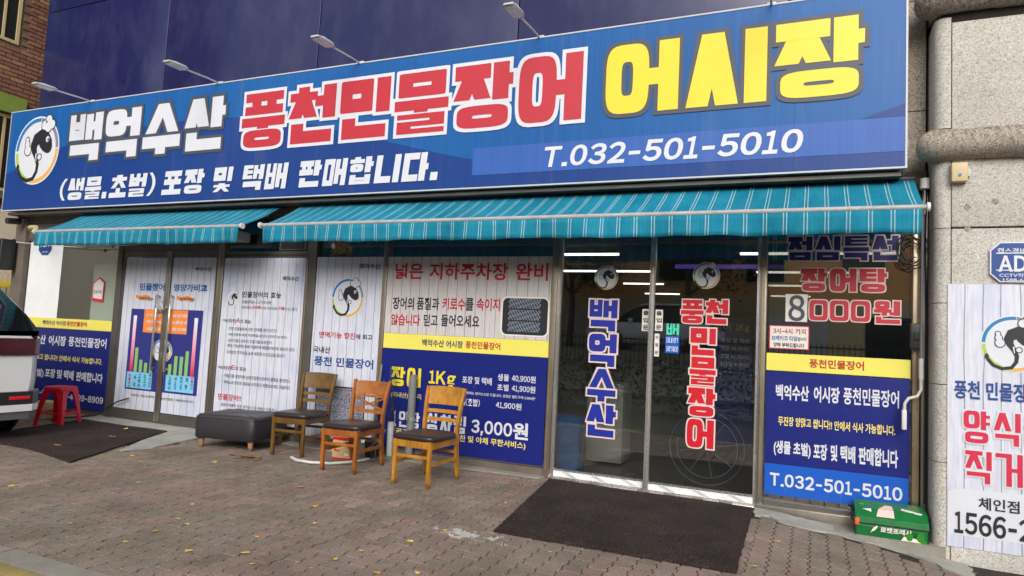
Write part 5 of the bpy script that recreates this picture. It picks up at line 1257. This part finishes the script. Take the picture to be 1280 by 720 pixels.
# ================================================================ CHAIRS
def chair(label, loc, rz, wd, style):
    t = thing('wooden_chair', label, 'chair', loc, rz, 'wooden dining chairs put outside the shop')
    for sx in (-1, 1):
        q = MB(); q.bar((sx * .172, -.235, 0), (sx * .175, -.24, .385), .031, .031); q.build('leg', wd, t)
        q = MB(); rings = []
        for z, y, xx, d in ((0, .265, .168, .03), (.12, .235, .17, .036), (.38, .205, .172, .042), (.5, .21, .176, .038), (.68, .24, .186, .034), (.815, .275, .196, .028)):
            rings.append([(sx * xx + a * .014, y + b * d / 2, z) for a, b in ((-1, -1), (1, -1), (1, 1), (-1, 1))])
        q.loft(rings, smooth=False); q.build('leg', wd, t)
        q = MB(); q.bar((sx * .173, -.22, .35), (sx * .172, .19, .35), .022, .055); q.build('apron', wd, t)
        q = MB(); q.bar((sx * .173, -.22, .19), (sx * .171, .21, .19), .018, .028); q.build('stretcher', wd, t)
    q = MB(); q.bbox(-.16, .16, -.25, -.228, .322, .382, .003); q.build('apron', wd, t)
    q = MB(); q.bbox(-.16, .16, .19, .21, .322, .382, .003); q.build('apron', wd, t)
    for y in (-.235, .215): q = MB(); q.bbox(-.158, .158, y - .009, y + .009, .235, .262, .003); q.build('stretcher', wd, t)
    # cushion, domed
    q = MB(); rings = []
    def ring(s_, z): return [(s_ * .212 * math.copysign(abs(math.cos(a)) ** .32, math.cos(a)) * (1 - .09 * (math.sin(a) > 0) * math.sin(a)), -.03 + s_ * .235 * math.copysign(abs(math.sin(a)) ** .32, math.sin(a)), z) for a in [2 * math.pi * (k + .5) / 40 for k in range(40)]]
    for s_, z in ((.93, .386), (.985, .39), (1.0, .402), (.99, .418), (.95, .428), (.8, .436), (.5, .441), (.2, .442)): rings.append(ring(s_, z))
    q.loft(rings); q.build('seat', 'leather', t)
    def yb(z): return .205 + (z - .38) * .16
    q = MB(); rings = []                       # curved crest rail
    z0c, z1c = (.655, .815) if style == 'slat' else (.675, .80)
    rr = []
    for i in range(9):
        u = -1 + i / 4; bow = .022 * (1 - u * u); xx0, xx1 = u * .176, u * .188
        rr.append([(xx0, yb(z0c) - .012 + bow, z0c), (xx0, yb(z0c) + .012 + bow, z0c), (xx1, yb(z1c) + .022 + bow, z1c + .006 * (1 - u * u)), (xx1, yb(z1c) - .002 + bow, z1c + .006 * (1 - u * u))])
    q.loft(rr, smooth=False); q.build('crest_rail', wd, t)
    def hr(z, h, nm='back_slat'):
        q = MB(); rr = []
        for i in range(7):
            u = -1 + i / 3; bow = .016 * (1 - u * u); rr.append([(u * .172, yb(z) - .008 + bow, z), (u * .172, yb(z) + .008 + bow, z), (u * .174, yb(z + h) + .008 + bow, z + h), (u * .174, yb(z + h) - .008 + bow, z + h)])
        q.loft(rr, smooth=False); q.build(nm, wd, t)
    if style == 'slat': hr(.58, .032); hr(.505, .032)
    else:
        hr(.648, .022); hr(.495, .034)
        for sx in (-1, 1):
            q = MB(); q.bar((sx * -.168, yb(.528) + .004 * sx, .53), (sx * .172, yb(.645) + .004 * sx, .646), .016, .024); q.build('cross_bar', wd, t)
    return t
chair('honey coloured wooden chair with two back slats before the navy price board', (-3.11, -.86, 0), math.radians(-2), 'wood_honey', 'slat')
chair('orange wooden chair with crossed back bars, middle of the three', (-3.97, -.77, 0), math.radians(4), 'wood_orange', 'x')
chair('olive brown wooden chair with slatted back beside the black ottoman', (-4.86, -.46, 0), math.radians(7), 'wood_olive', 'slat')

# ottoman
t = thing('ottoman', 'square charcoal leatherette ottoman on short pale wooden legs', 'ottoman', (-5.62, -.52, 0), math.radians(11))
q = MB(); n = 56
def orow(s_, z, pw=.16): return [(s_ * .355 * math.copysign(abs(math.cos(a)) ** pw, math.cos(a)), s_ * .335 * math.copysign(abs(math.sin(a)) ** pw, math.sin(a)), z + .004 * math.sin(a * 7)) for a in [2 * math.pi * (k + .5) / n for k in range(n)]]
q.loft([orow(.97, .105), orow(1.0, .115), orow(1.005, .2), orow(1.0, .31), orow(.985, .335, .2), orow(.95, .346, .24), orow(.7, .352, .4), orow(.35, .352, .6), orow(.1, .352, .8)]); q.build('body', 'leather_black', t)
q = MB(); q.tube([(x, y, z) for x, y, z in orow(1.003, .318)] + [orow(1.003, .318)[0]], .004, 6, cap=False); q.build('piping', 'leather_black', t)
for sx in (-1, 1):
    for sy in (-1, 1): q = MB(); q.tube([(sx * .29, sy * .27, 0), (sx * .29, sy * .27, .108)], [.02, .03], 14); q.build('leg', 'wood_pale', t)

# red stool
t = thing('plastic_stool', 'glossy red plastic stool standing before the left navy board', 'stool', (-8.22, -.82, 0), math.radians(20))
q = MB(); q.loft([[(s_ * .135 * math.copysign(abs(math.cos(a)) ** .4, math.cos(a)), s_ * .135 * math.copysign(abs(math.sin(a)) ** .4, math.sin(a)), z) for a in [2 * math.pi * (k + .5) / 32 for k in range(32)]] for s_, z in ((1.02, .405), (1.03, .435), (1.0, .452), (.93, .458), (.5, .456), (.1, .456))]); q.build('seat', 'stool_red', t)
for sx in (-1, 1):
    for sy in (-1, 1):
        q = MB(); rings = []
        for z, o_, w_ in ((0, .175, .05), (.03, .172, .046), (.2, .152, .05), (.33, .136, .07), (.41, .128, .11)):
            a = Vector((sx * o_, sy * o_)); rings.append([(a.x, a.y, z), (a.x - sx * w_, a.y, z), (a.x - sx * w_, a.y - sy * .012, z), (a.x - sx * .012, a.y - sy * .012, z), (a.x - sx * .012, a.y - sy * w_, z), (a.x, a.y - sy * w_, z)])
        q.loft(rings, smooth=False); q.build('leg', 'stool_red', t)
for a, b in (((-1, -1), (1, -1)), ((1, -1), (1, 1)), ((1, 1), (-1, 1)), ((-1, 1), (-1, -1))):
    q = MB(); q.bar((a[0] * .152, a[1] * .152, .15), (b[0] * .152, b[1] * .152, .15), .012, .03); q.build('brace', 'stool_red', t)

# cup tube, grey pipe, carton, hose, cords
t = thing('cup_dispenser', 'clear upright tube holding a stack of white paper cups', 'cup dispenser', (-4.0, -.11, 0))
q = MB(); q.tube([(0, 0, .01), (0, 0, .95)], .038, 18, cap=False); q.build('tube', 'plastic_clear', t)
q = MB(); zs_ = []; rr = []
for i in range(28): zs_ += [(0, 0, .02 + i * .0125), (0, 0, .02 + i * .0125 + .009)]; rr += [.029, .034]
q.tube(zs_, rr, 16); q.build('paper_cups', 'paper_cup', t); q = MB(); q.tube([(0, 0, .0), (0, 0, .02)], [.06, .045], 16); q.build('base', 'pvc_grey', t)
t = thing('drain_pipe', 'short upright grey plastic pipe with metal strap behind the honey chair', 'pipe', (-3.77, -.1, 0))
q = MB(); q.tube([(0, 0, 0), (0, 0, .87)], .04, 18); q.build('pipe', 'pvc_grey', t); q = MB(); q.tube([(0, 0, .40), (0, 0, .44)], .043, 18); q.build('strap', 'bright_steel', t); q = MB(); q.tube([(0, 0, .0), (0, 0, .05)], .047, 18); q.tube([(0, 0, .74), (0, 0, .8)], .043, 18); q.build('collar', 'pvc_grey', t)
t = thing('cardboard_box', 'small red and cream carton under the orange chair', 'box', (-4.31, -.42, 0), math.radians(6))
q = MB(); q.bbox(-.115, .115, -.08, .08, 0, .22, .004); q.build('carton', 'carton', t)
q = MB(); q.box(-.116, .116, -.082, -.0805, .19, .221); q.box(-.116, .116, -.082, -.0805, 0, .018); q.poly([(-.1, .15), (-.06, .17), (-.02, .15), (-.03, .13), (-.06, .14), (-.09, .12)], -.082); q.poly([(-.1, .11), (-.05, .09), (-.02, .1), (-.04, .075), (-.09, .08)], -.082); q.poly([(.05, .17), (.1, .18), (.1, .1), (.06, .12)], -.082); q.build('red_print', 'red2', t)
q = MB(); q.box(.03, .075, -.083, -.0815, .04, .065); q.build('label', 'bag_white', t)
t = thing('white_hose', 'white plastic pipe lying on the paving under the orange chair', 'hose')
q = MB(); q.tube([(-4.68, -.80, .02), (-4.55, -.87, .018), (-4.38, -.88, .018), (-4.2, -.80, .018), (-4.1, -.62, .018), (-4.05, -.4, .02)], .014, 10); q.build('pipe', 'pvc_white', t)
t = thing('cable', 'loose pale cords hanging behind the orange chair', 'cable'); q = MB(); q.tube([(-4.05, -.2, .35), (-4.03, -.25, .2), (-4.12, -.35, .1), (-4.25, -.4, .03), (-4.1, -.5, .015)], .006, 6); q.tube([(-4.0, -.2, .3), (-4.05, -.28, .12), (-3.98, -.4, .02), (-4.18, -.52, .015)], .005, 6); q.build('cord', 'pvc_grey', t)
t = thing('pole', 'thin blue grey pole leaning by the cup tube', 'pole'); q = MB(); q.tube([(-4.23, -.12, .0), (-4.2, -.05, .95)], .012, 8); q.build('shaft', 'pvc_grey', t); q = MB(); q.tube([(-4.235, -.13, 0), (-4.225, -.12, .12)], [.07, .02], 10); q.build('foot', 'ring_grey', t)
t = thing('black_planter', 'black tub standing behind the cup tube', 'tub', (-4.16, -.16, 0)); q = MB(); q.tube([(0, 0, 0), (0, 0, .16)], [.085, .1], 18); q.build('tub', 'black_rubber', t)
t = thing('kerb_box', 'pale plastic box on the ground between the white car and stool', 'box', (-8.75, -.6, 0), .2); q = MB(); q.bbox(-.16, .16, -.1, .1, .1, .22, .01); q.bbox(-.1, .0, -.08, .08, 0, .1, .006); q.build('body', 'dirty_cream', t)

# green insulated bag
t = thing('insulated_bag', 'green insulated delivery bag with white Korean words on the step', 'bag', (.555, -.16, -.046), math.radians(1))
def bagring(x, s_, f): return [(x, -.125 * s_, .0), (x, -.13 * s_ - f, .07), (x, -.125 * s_, .135), (x, -.05, .185), (x, .09 * s_, .215), (x, .12 * s_, .20), (x, .125 * s_, .1), (x, .12 * s_, .0)]
q = MB(); q.loft([bagring(x, s_, f) for x, s_, f in ((-.236, .93, 0), (-.232, .99, .0), (-.12, 1, .006), (0, 1, .01), (.12, 1, .005), (.232, .99, 0), (.236, .93, 0))], smooth=False); q.build('body', 'bag_green', t)
q = MB(); q.loft([[(x, -.134, .095), (x, -.139, .097), (x, -.134, .141), (x, -.052, .192), (x, .088, .2215), (x, .088, .217), (x, -.048, .187), (x, -.128, .138)] for x in (-.24, -.12, 0, .12, .24)], smooth=False); q.build('lid', 'bag_green', t)
q = MB(); q.tube([(-.238, -.141, .094), (0, -.144, .094), (.238, -.141, .094)], .0035, 6); q.tube([(-.238, -.13, .0), (-.24, -.136, .07), (-.238, -.13, .13)], .004, 6); q.tube([(.238, -.13, .0), (.24, -.136, .07), (.238, -.13, .13)], .004, 6); q.build('binding', 'black_rubber', t)
q = MB(); q.bbox(-.245, -.215, -.145, -.125, .075, .125, .004); q.build('pull_tab', 'bag_orange', t)
q = MB(); q.tube([(.238, .0, .16), (.262, -.03, .14), (.262, -.06, .1), (.24, -.08, .09)], .006, 6); q.tube([(-.238, .0, .16), (-.262, -.03, .14), (-.262, -.06, .1), (-.24, -.08, .09)], .006, 6); q.build('strap', 'black_rubber', t)
q = MB(); print_text(q, '로켓프레시', -.075, .125, .042, .082, -.1445, 1.6); q.poly([(-.135, .045), (-.12, .07), (-.1, .085), (-.092, .085), (-.096, .07), (-.112, .05), (-.128, .04)], -.1445); q.poly([(-.14, .035), (-.13, .045), (-.135, .03)], -.1445); q.build('lettering', 'bag_white', t)
q = MB(); q.poly([(.06, .002), (.08, .035), (.1, .03), (.11, .012), (.14, .03), (.17, .025), (.19, .002)], -.1435); q.build('print_cloud', 'bag_white', t)
q = MB(); 
for cx_, cz_, a_, b_ in ((.115, .035, .022, .028), (.185, .04, .026, .034), (.21, .01, .014, .012)): q.poly([(cx_ + a_ * math.cos(k * math.pi / 8), cz_ + b_ * math.sin(k * math.pi / 8)) for k in range(16)], -.1450 - a_ * .01)
q.build('print_leaf', 'bag_leaf', t)
def on_lid(u, v):      # u along x, v 0..1 over the lid from front to back
    y = -.133 + v * .22; z = (.1435 + (y + .134) / .082 * .051) if y < -.052 else (.1945 + (y + .052) / .14 * .0297)
    return (u, y, z)
def lidpoly(q, pts):
    q.add([on_lid(*p) for p in pts], [list(range(len(pts)))])
q = MB(); lidpoly(q, [(-.10, .04), (.02, .04), (.02, .36), (-.08, .36)]); lidpoly(q, [(-.078, .375), (.02, .375), (.015, .7), (-.03, .7)]); q.build('print_bottle', 'bag_pink', t)
q = MB(); lidpoly(q, [(-.19, .3), (-.13, .2), (-.13, .34)]); lidpoly(q, [(.07, .45), (.2, .3), (.21, .36), (.08, .62)]); q.build('print_shape', 'bag_white', t)
q = MB()
for k in range(6): a = k * math.pi / 3; lidpoly(q, [(-.19, .62), (-.19 + .022 * math.cos(a), .62 + .1 * math.sin(a)), (-.19 + .014 * math.cos(a + .6), .62 + .07 * math.sin(a + .6))])
q.build('print_flower', 'bag_lime', t)

# ================================================================ FALLEN LEAVES
LV = [(-6.78, -1.75), (-7.27, -.64), (-6.88, -1.09), (-4.24, -3.28), (-4.03, -2.54), (-3.66, -2.91), (-3.86, -2.5), (-3.81, -2.85), (-2.94, -3.13), (-3.79, -1.69), (-2.45, -2.95), (-2.41, -2.75), (-2.43, -2.58), (-2.28, -2.44), (-2.21, -2.11), (-1.97, -2.63), (-2.19, -1.17), (-1.94, -2.89), (-2.12, -3.01), (-1.93, -1.99), (-3.22, -3.28), (-3.1, -2.87), (-3.01, -2.44), (-2.77, -3.25), (-3.69, -3.12), (-3.65, -3.35), (-5.1, -1.35), (-5.6, -1.75), (-5.9, -1.6), (-5.8, -1.85), (-3.3, -2.1), (-1.45, -2.15), (-.2, -1.0), (-2.9, -1.5), (-4.9, -2.3), (-5.5, -2.9), (-1.2, -2.6), (-.3, -1.7)]
def leaf_mesh(seed):
    r_ = random.Random(seed); n = 11; pts = [(0, -.022)]
    for i in range(n):
        a = math.radians(20 + 140 * i / (n - 1)); R_ = .03 * (1 + r_.uniform(-.22, .12)) * (.72 if i in (5,) else 1); pts.append((R_ * math.cos(a), R_ * math.sin(a) - .004))
    me = bpy.data.meshes.new('leaf'); c = (0, 0, .006); vs = [c] + [(x, y, .002 + .02 * abs(x) * r_.uniform(.3, 1.6) + r_.uniform(0, .006)) for x, y in pts]; m_ = len(pts)
    me.from_pydata(vs, [], [(0, 1 + i, 1 + (i + 1) % m_) for i in range(m_)]); me.materials.append(M['leaf' if seed % 3 else 'leaf2']); me.update(); return me
lms = [leaf_mesh(s_) for s_ in range(6)]; rr = random.Random(8)
for i, (x, y) in enumerate(LV):
    o = bpy.data.objects.new('fallen_leaf', lms[i % 6]); C.objects.link(o); onmat = i < 3
    o.location = (x, y, (.024 if onmat else gz(x) + .003)); o.rotation_euler = (rr.uniform(-.15, .15), rr.uniform(-.15, .15), rr.uniform(0, 6)); k = rr.uniform(.55, 1.05) if not onmat else 1.25; o.scale = (k, k, k)
    tag(o, 'yellow fallen leaf lying on the dark mat by the left doors' if onmat else 'small pale yellow leaf fallen on the brick paving', 'leaf', 'leaves on the left mat' if onmat else 'leaves scattered over the paving')
q = MB(); rr = random.Random(9)
for i in range(40):
    x, y = rr.gauss(0, .09), rr.gauss(0, .045); a = rr.uniform(0, 6); s_ = rr.uniform(.02, .045); z = rr.uniform(.004, .022)
    q.add([(x + s_ * math.cos(a + k * 1.9) * (1 if k % 2 else .5), y + s_ * math.sin(a + k * 1.9) * (1 if k % 2 else .5), z + rr.uniform(0, .012)) for k in range(4)], [(0, 1, 2), (0, 2, 3)])
o = q.build('leaf_litter', 'dry_leaf'); o.location = (-5.05, -1.0, 0); tag(o, 'crumpled dry brown leaves heaped at the front leg of the ottoman', 'leaves')
q = MB(); rr = random.Random(19)
for i in range(420):
    u = rr.random(); 
    if i < 150: x, y = rr.uniform(-6.2, -5.2), -1.45 - rr.random() ** 2 * .6
    elif i < 220: x, y = rr.uniform(-2.4, -2.27), rr.uniform(-1.0, -.2)
    else: x, y = rr.uniform(-6.5, .8), rr.uniform(-3.6, -.4)
    a = rr.uniform(0, 6); s_ = rr.uniform(.003, .009); z = gz(x) + .004
    q.add([(x + s_ * math.cos(a + k * 2.1), y + s_ * math.sin(a + k * 2.1), z + rr.uniform(0, .004)) for k in range(3)], [(0, 1, 2)])
stuff(tag(q.build('litter_crumbs', 'carton'), 'tiny pale crumbs and leaf scraps scattered over the paving', 'debris'))
q = MB(); q.add([(-.03, 0, .004), (.03, .012, .006), (.035, -.004, .012), (-.02, -.012, .008)], [(0, 1, 2, 3)]); o = q.build('candy_wrapper', 'red'); o.location = (-3.97, -1.83, .002); tag(o, 'tiny red scrap of wrapper on the paving', 'litter')

# ================================================================ CAR
def outline(w_, x0=0.0, pad=0.0):
    return [(-.32, w_ * 1.0 + pad), (-.18, w_ * .985 + pad), (-.07, w_ * .935 + pad), (.0 + pad, w_ * .85), (.005 + pad, 0), (.0 + pad, -w_ * .85), (-.07, -w_ * .935 - pad), (-.18, -w_ * .985 - pad), (-.32, -w_ * 1.0 - pad)]
def wrap(t, name, mat, z0, z1, pad, th=.03, w_=.95, dx=0):
    q = MB(); o_ = outline(w_, pad=pad); i_ = outline(w_, pad=pad - th); n = len(o_)
    vs = [(x + dx, y, z) for z in (z0, z1) for x, y in o_ + i_]
    f = []
    for j in range(n - 1): f += [(j, j + 1, 2 * n + j + 1, 2 * n + j), (2 * n + j, 2 * n + j + 1, 3 * n + j + 1, 3 * n + j), (j, n + j, n + j + 1, j + 1)]
    q.add(vs, f); return q.build(name, mat, t)
def mkcar(label, loc, rz):
    t = thing('parked_car', label, 'car', loc, rz)
    def ring(x, w_, zb, zs_, zt):
        pts = [(w_ * .86, zb), (w_ * .97, zb + .1), (w_, zb + .3), (w_ * .995, zs_), (w_ * .97, zt - .03), (w_ * .93, zt)]
        return [(x, -y, z) for y, z in pts] + [(x, y, z) for y, z in pts[::-1]]
    q = MB(); st = [(-.004, .80, .34, .8, 1.06), (-.07, .888, .3, .8, 1.08), (-.18, .935, .28, .8, 1.085), (-.32, .95, .27, .8, 1.09), (-1.2, .955, .27, .8, 1.08), (-3.4, .955, .27, .8, 1.05), (-3.9, .95, .27, .78, 1.02), (-4.5, .92, .28, .72, .93), (-4.85, .84, .3, .7, .84), (-4.98, .7, .34, .66, .76)]
    q.loft([ring(*s_) for s_ in st]); b = q.build('body', 'carpaint', t); md = b.modifiers.new('e', 'EDGE_SPLIT'); md.split_angle = math.radians(50)
    def gr(x, w0, w1, z0, z1): pts = [(w0, z0), (w0 - (w0 - w1) * .5, (z0 + z1) / 2 + .04), (w1, z1 - .06), (w1 * .9, z1)]; return [(x, -y, z) for y, z in pts] + [(x, y, z) for y, z in pts[::-1]]
    q = MB(); q.loft([gr(-.03, .86, .84, 1.07, 1.10), gr(-.2, .885, .80, 1.07, 1.36), gr(-.46, .90, .72, 1.07, 1.57), gr(-.85, .91, .70, 1.07, 1.68), gr(-2.6, .91, .71, 1.05, 1.72), gr(-3.2, .89, .68, 1.04, 1.55), gr(-3.95, .84, .78, 1.0, 1.06)]); gb = q.build('window_band', 'carglass', t); md = gb.modifiers.new('e', 'EDGE_SPLIT'); md.split_angle = math.radians(40)
    q = MB(); q.loft([[(x, y * w_, z + (0 if abs(y) > .9 else .03)) for y in (-1, -.9, 0, .9, 1)] + [(x, y * w_, z - .03) for y in (1, -1)] for x, w_, z in ((-.62, .68, 1.62), (-.9, .715, 1.69), (-1.5, .74, 1.745), (-2.7, .735, 1.735), (-2.95, .72, 1.68))]); q.build('roof', 'carpaint', t)
    q = MB(); q.bbox(-.66, -.5, -.62, .62, 1.625, 1.65, .01); q.build('spoiler', 'carblack', t)
    wrap(t, 'tail_light', 'lamp_red', .885, 1.045, .010); wrap(t, 'trim_strip', 'carblack', .868, .884, .012)
    wrap(t, 'rear_bumper', 'carblack', .37, .50, .045, .06); wrap(t, 'rear_bumper_edge', 'carpaint', .30, .369, .05, .06); wrap(t, 'skid_plate', 'cargrey', .22, .34, .035, .06, .93)
    for s_ in (-1, 1): q = MB(); q.bbox(.035, .052, s_ * .68 - .1, s_ * .68 + .1, .42, .455, .004); q.build('reflector', 'reflector', t)
    q = MB(); q.box(-4.8, -.1, -.82, .82, .2, .32); q.build('underbody', 'black_rubber', t)
    for x in (-.74, -3.85):
        for s_ in (-1, 1):
            q = MB(); n = 24; c = [(x + .40 * math.cos(2 * math.pi * k / n), .40 * math.sin(2 * math.pi * k / n) + .36) for k in range(n)]
            q.loft([[(a, s_ * .935, b_) for a, b_ in c], [(a, s_ * .962, b_) for a, b_ in c]], smooth=False); q.build('wheel_arch', 'carblack', t)
            q = MB(); rings = [[(x + R_ * math.cos(2 * math.pi * k / n), s_ * y, .36 + R_ * math.sin(2 * math.pi * k / n)) for k in range(n)] for y, R_ in ((.72, .3), (.72, .35), (.75, .36), (.945, .36), (.965, .35), (.968, .26))]
            q.loft(rings); w0 = q.build('wheel', 'black_rubber', t)
            q = MB(); n2 = 10
            for k in range(n2):
                a = 2 * math.pi * k / n2; q.bar((x + .05 * math.cos(a), s_ * .972, .36 + .05 * math.sin(a)), (x + .25 * math.cos(a), s_ * .972, .36 + .25 * math.sin(a)), .03, .03)
            q.tube([(x, s_ * .95, .36), (x, s_ * .98, .36)], .06, 12); q.build('rim', 'rim', w0)
    for s_ in (-1, 1):
        q = MB(); q.bbox(-3.25, -3.1, s_ * 1.03 - .07, s_ * 1.03 + .07, 1.05, 1.2, .02); q.build('mirror', 'carpaint', t)
        q = MB(); q.bbox(-4.9, -4.6, s_ * .8 - .1, s_ * .8 + .1, .72, .82, .02); q.build('headlight', 'board_white', t)
        for x in (-1.15, -2.3): q = MB(); q.bar((x, s_ * .905, 1.08), (x, s_ * .735, 1.68), .05, .02); q.build('window_pillar', 'carblack', t)
    return t
car = mkcar('rear end of a white people carrier parked by the left board', (-7.46, -2.44, 0), 0)

# ================================================================ NEIGHBOUR BUILDING
nb = thing('brick_building', 'red brick building with lime panel across the alley on the left', 'building', (-12, 0, 0))
def pn(name, mat, boxes, parent=nb):
    q = MB(); [q.box(*b) for b in boxes]; o = q.build(name, mat, parent)
    if parent is nb: o.matrix_parent_inverse = Matrix.Translation((12, 0, 0))
    return o
pn('wall', 'mortar', [(-20, -12.02, -4, 12, 2.95, 12)])
pn('ground_floor_wall', 'cream_wall', [(-20, -11.98, -4, 12, -.2, 2.96)])
WN = [(-1.2, .40, 5.68, 7.3), (-1.2, .56, 3.25, 4.5)]
q = MB(); rw = 0; z = 2.97; rr = random.Random(2)
while z < 8.2:
    y = -1.6 + (.11 if rw % 2 else 0)
    while y < 2.2:
        a, b = y, y + .205
        if not any(b > w_[0] - .02 and a < w_[1] + .02 and z + .06 > w_[2] and z < w_[3] for w_ in WN):
            d = rr.uniform(0, .006); q.box(-12.03, -12.0 + d, a + .005, b - .005, z + .005, z + .062)
        y += .215
    z += .07; rw += 1
o = stuff(q.build('bricks', 'brick', nb)); o.matrix_parent_inverse = Matrix.Translation((12, 0, 0))
for y0, y1, z0, z1 in WN:
    f = pn('window', 'dirty_cream', [(-12.02, -11.99, y0, y0 + .05, z0, z1), (-12.02, -11.99, y1 - .05, y1, z0, z1), (-12.02, -11.99, y0 + .05, y1 - .05, z0, z0 + .05), (-12.02, -11.99, y0 + .05, y1 - .05, z1 - .05, z1), (-12.02, -11.995, y1 - .26, y1 - .22, z0 + .05, z1 - .05)])
    pn('pane', 'dark_window', [(-12.019, -12.01, y0 + .05, y1 - .05, z0 + .05, z1 - .05)], f)
pn('fascia_panel', 'green_trim', [(-12.0, -11.9, -4, .57, 4.52, 4.80)])
pn('ledge', 'beam', [(-12.0, -11.88, -4, .6, 3.12, 3.2)])
al = thing('alley_railing', 'green wire railing with a yellow band at the alley mouth', 'railing', (-11.8, .5, 0))
q = MB(); q.bbox(-.02, .02, -.6, .9, 1.70, 1.80, .004); q.build('band', 'guard_yellow', al)
for i in range(16): q = MB(); y = -.55 + i * .09; q.tube([(0, y, -.2), (0, y, 1.70)], .008, 6); q.build('bar', 'fence_green', al)
q = MB(); 
for i in range(15): y = -.5 + i * .09; q.tube([(0, y - .045, 1.8), (0, y - .045, 1.9), (0, y, 1.95), (0, y + .045, 1.9), (0, y + .045, 1.8)], .006, 6)
q.build('loop_top', 'dirty_cream', al)

# ================================================================ ACROSS THE STREET (seen in the glass)
opp = thing('ochre_building', 'ochre rendered building across the street mirrored in the shop glass', 'building', (-10, -26, 0))
def po(name, mat, b, parent=opp): q = MB(); q.box(*b); return q.build(name, mat, parent)
po('wall', 'opp_wall', (-34, 30, -10, 0, -.3, 7.6)); po('plinth', 'opp_wall2', (-34, 30, 0, .2, -.3, 3.6))
q = MB(); q.box(-.9, .9, .0, .06, -.75, .75); wme = q.build('window', 'opp_wall2', opp); wme.location = (-31, .0, 5); pq = MB(); pq.box(-.8, .8, .061, .08, -.65, .65); pane = pq.build('pane', 'dark_window', wme)
for i in range(16):
    for z in (5,):
        if (i, z) == (0, 5): continue
        w2 = wme.copy(); C.objects.link(w2); w2.parent = opp; w2.location = (-31 + i * 3.9, 0, z); p2 = pane.copy(); C.objects.link(p2); p2.parent = w2
for i in range(14): po('shutter', 'cabinet' if i % 2 else 'dark_window', (-32 + i * 4.4, -29 + i * 4.4, .2, .26, 0, 2.9))
hg = thing('hedge', 'dark clipped hedge beside the road mirrored in the glass doors', 'hedge', (-9, -7.9, 0)); q = MB(); rr = random.Random(12)
for i in range(17000):
    x, y, z = rr.uniform(-18, 16), rr.uniform(-.4, .4), rr.uniform(0, .95) + .06 * math.sin(rr.uniform(0, 6)); a, b_ = rr.uniform(0, 6), rr.uniform(-1, 1); s_ = .05
    u = Vector((math.cos(a), math.sin(a), b_)).normalized() * s_; v_ = Vector((-math.sin(a), math.cos(a), .5)).normalized() * s_ * .6; c = Vector((x, y, z)); q.add([c - u, c + v_, c + u, c - v_], [(0, 1, 2, 3)])
stuff(q.build('foliage', 'foliage', hg))
rl = thing('railing', 'black street railing mirrored in the sliding door glass', 'railing', (-9, -16.4, .45))
q = MB(); q.box(-18, 16, -.02, .02, 1.0, 1.05); q.box(-18, 16, -.015, .015, .15, .19); q.build('rail', 'black_metal', rl)
q = MB(); q.box(-.012, .012, -.012, .012, 0, 1.15); pk = q.build('picket', 'black_metal', rl); pk.location = (-17.9, 0, 0)
for i in range(1, 226): p2 = pk.copy(); C.objects.link(p2); p2.parent = rl; p2.location = (-17.9 + i * .15, 0, 0)
dup(car, (-3.0, -19.6, 1.06), 0, 'white people carrier parked across the street mirrored in the doors')
def tree(x, y, h, seed, label):
    t = thing('street_tree', label, 'tree', (x, y, 1.05), 0, 'street trees across the road'); r_ = random.Random(seed); q = MB(); q.tube([(0, 0, -.1), (.05, .02, h * .3), (0, .1, h * .55), (.1, 0, h * .8)], [.16, .13, .09, .03], 10); tips = []
    for k in range(9):
        a = r_.uniform(0, 6.3); z0 = h * r_.uniform(.32, .6); R_ = r_.uniform(1.2, 2.2); e = Vector((R_ * math.cos(a), R_ * math.sin(a), z0 + r_.uniform(.8, 2.2))); q.tube([(0.03, .05, z0), (e.x * .5, e.y * .5, z0 + .6), tuple(e)], [.07, .045, .015], 7); tips.append(e)
    q.build('trunk', 'beam', t); q = MB()
    for e in tips + [Vector((0, 0, h * .85))]:
        for i in range(420):
            c = e + Vector((r_.gauss(0, .6), r_.gauss(0, .6), r_.gauss(0, .5))); a, b_ = r_.uniform(0, 6), r_.uniform(-1, 1); s_ = .1
            u = Vector((math.cos(a), math.sin(a), b_)).normalized() * s_; v_ = Vector((-math.sin(a), math.cos(a), .3)).normalized() * s_ * .6; q.add([c - u, c + v_, c + u, c - v_], [(0, 1, 2, 3)])
    stuff(q.build('crown', 'foliage', t))
for i, (x, y, lb) in enumerate(((-24, -21.5, 'tree across the street furthest left in the glass'), (-16.5, -21.5, 'tree across the street mirrored behind the left door logo'), (-9.5, -21.5, 'tree across the street mirrored between the two doors'), (-4.6, -21.5, 'tree across the street mirrored in the right door'))): tree(x, y, 6.0, i + 3, lb)
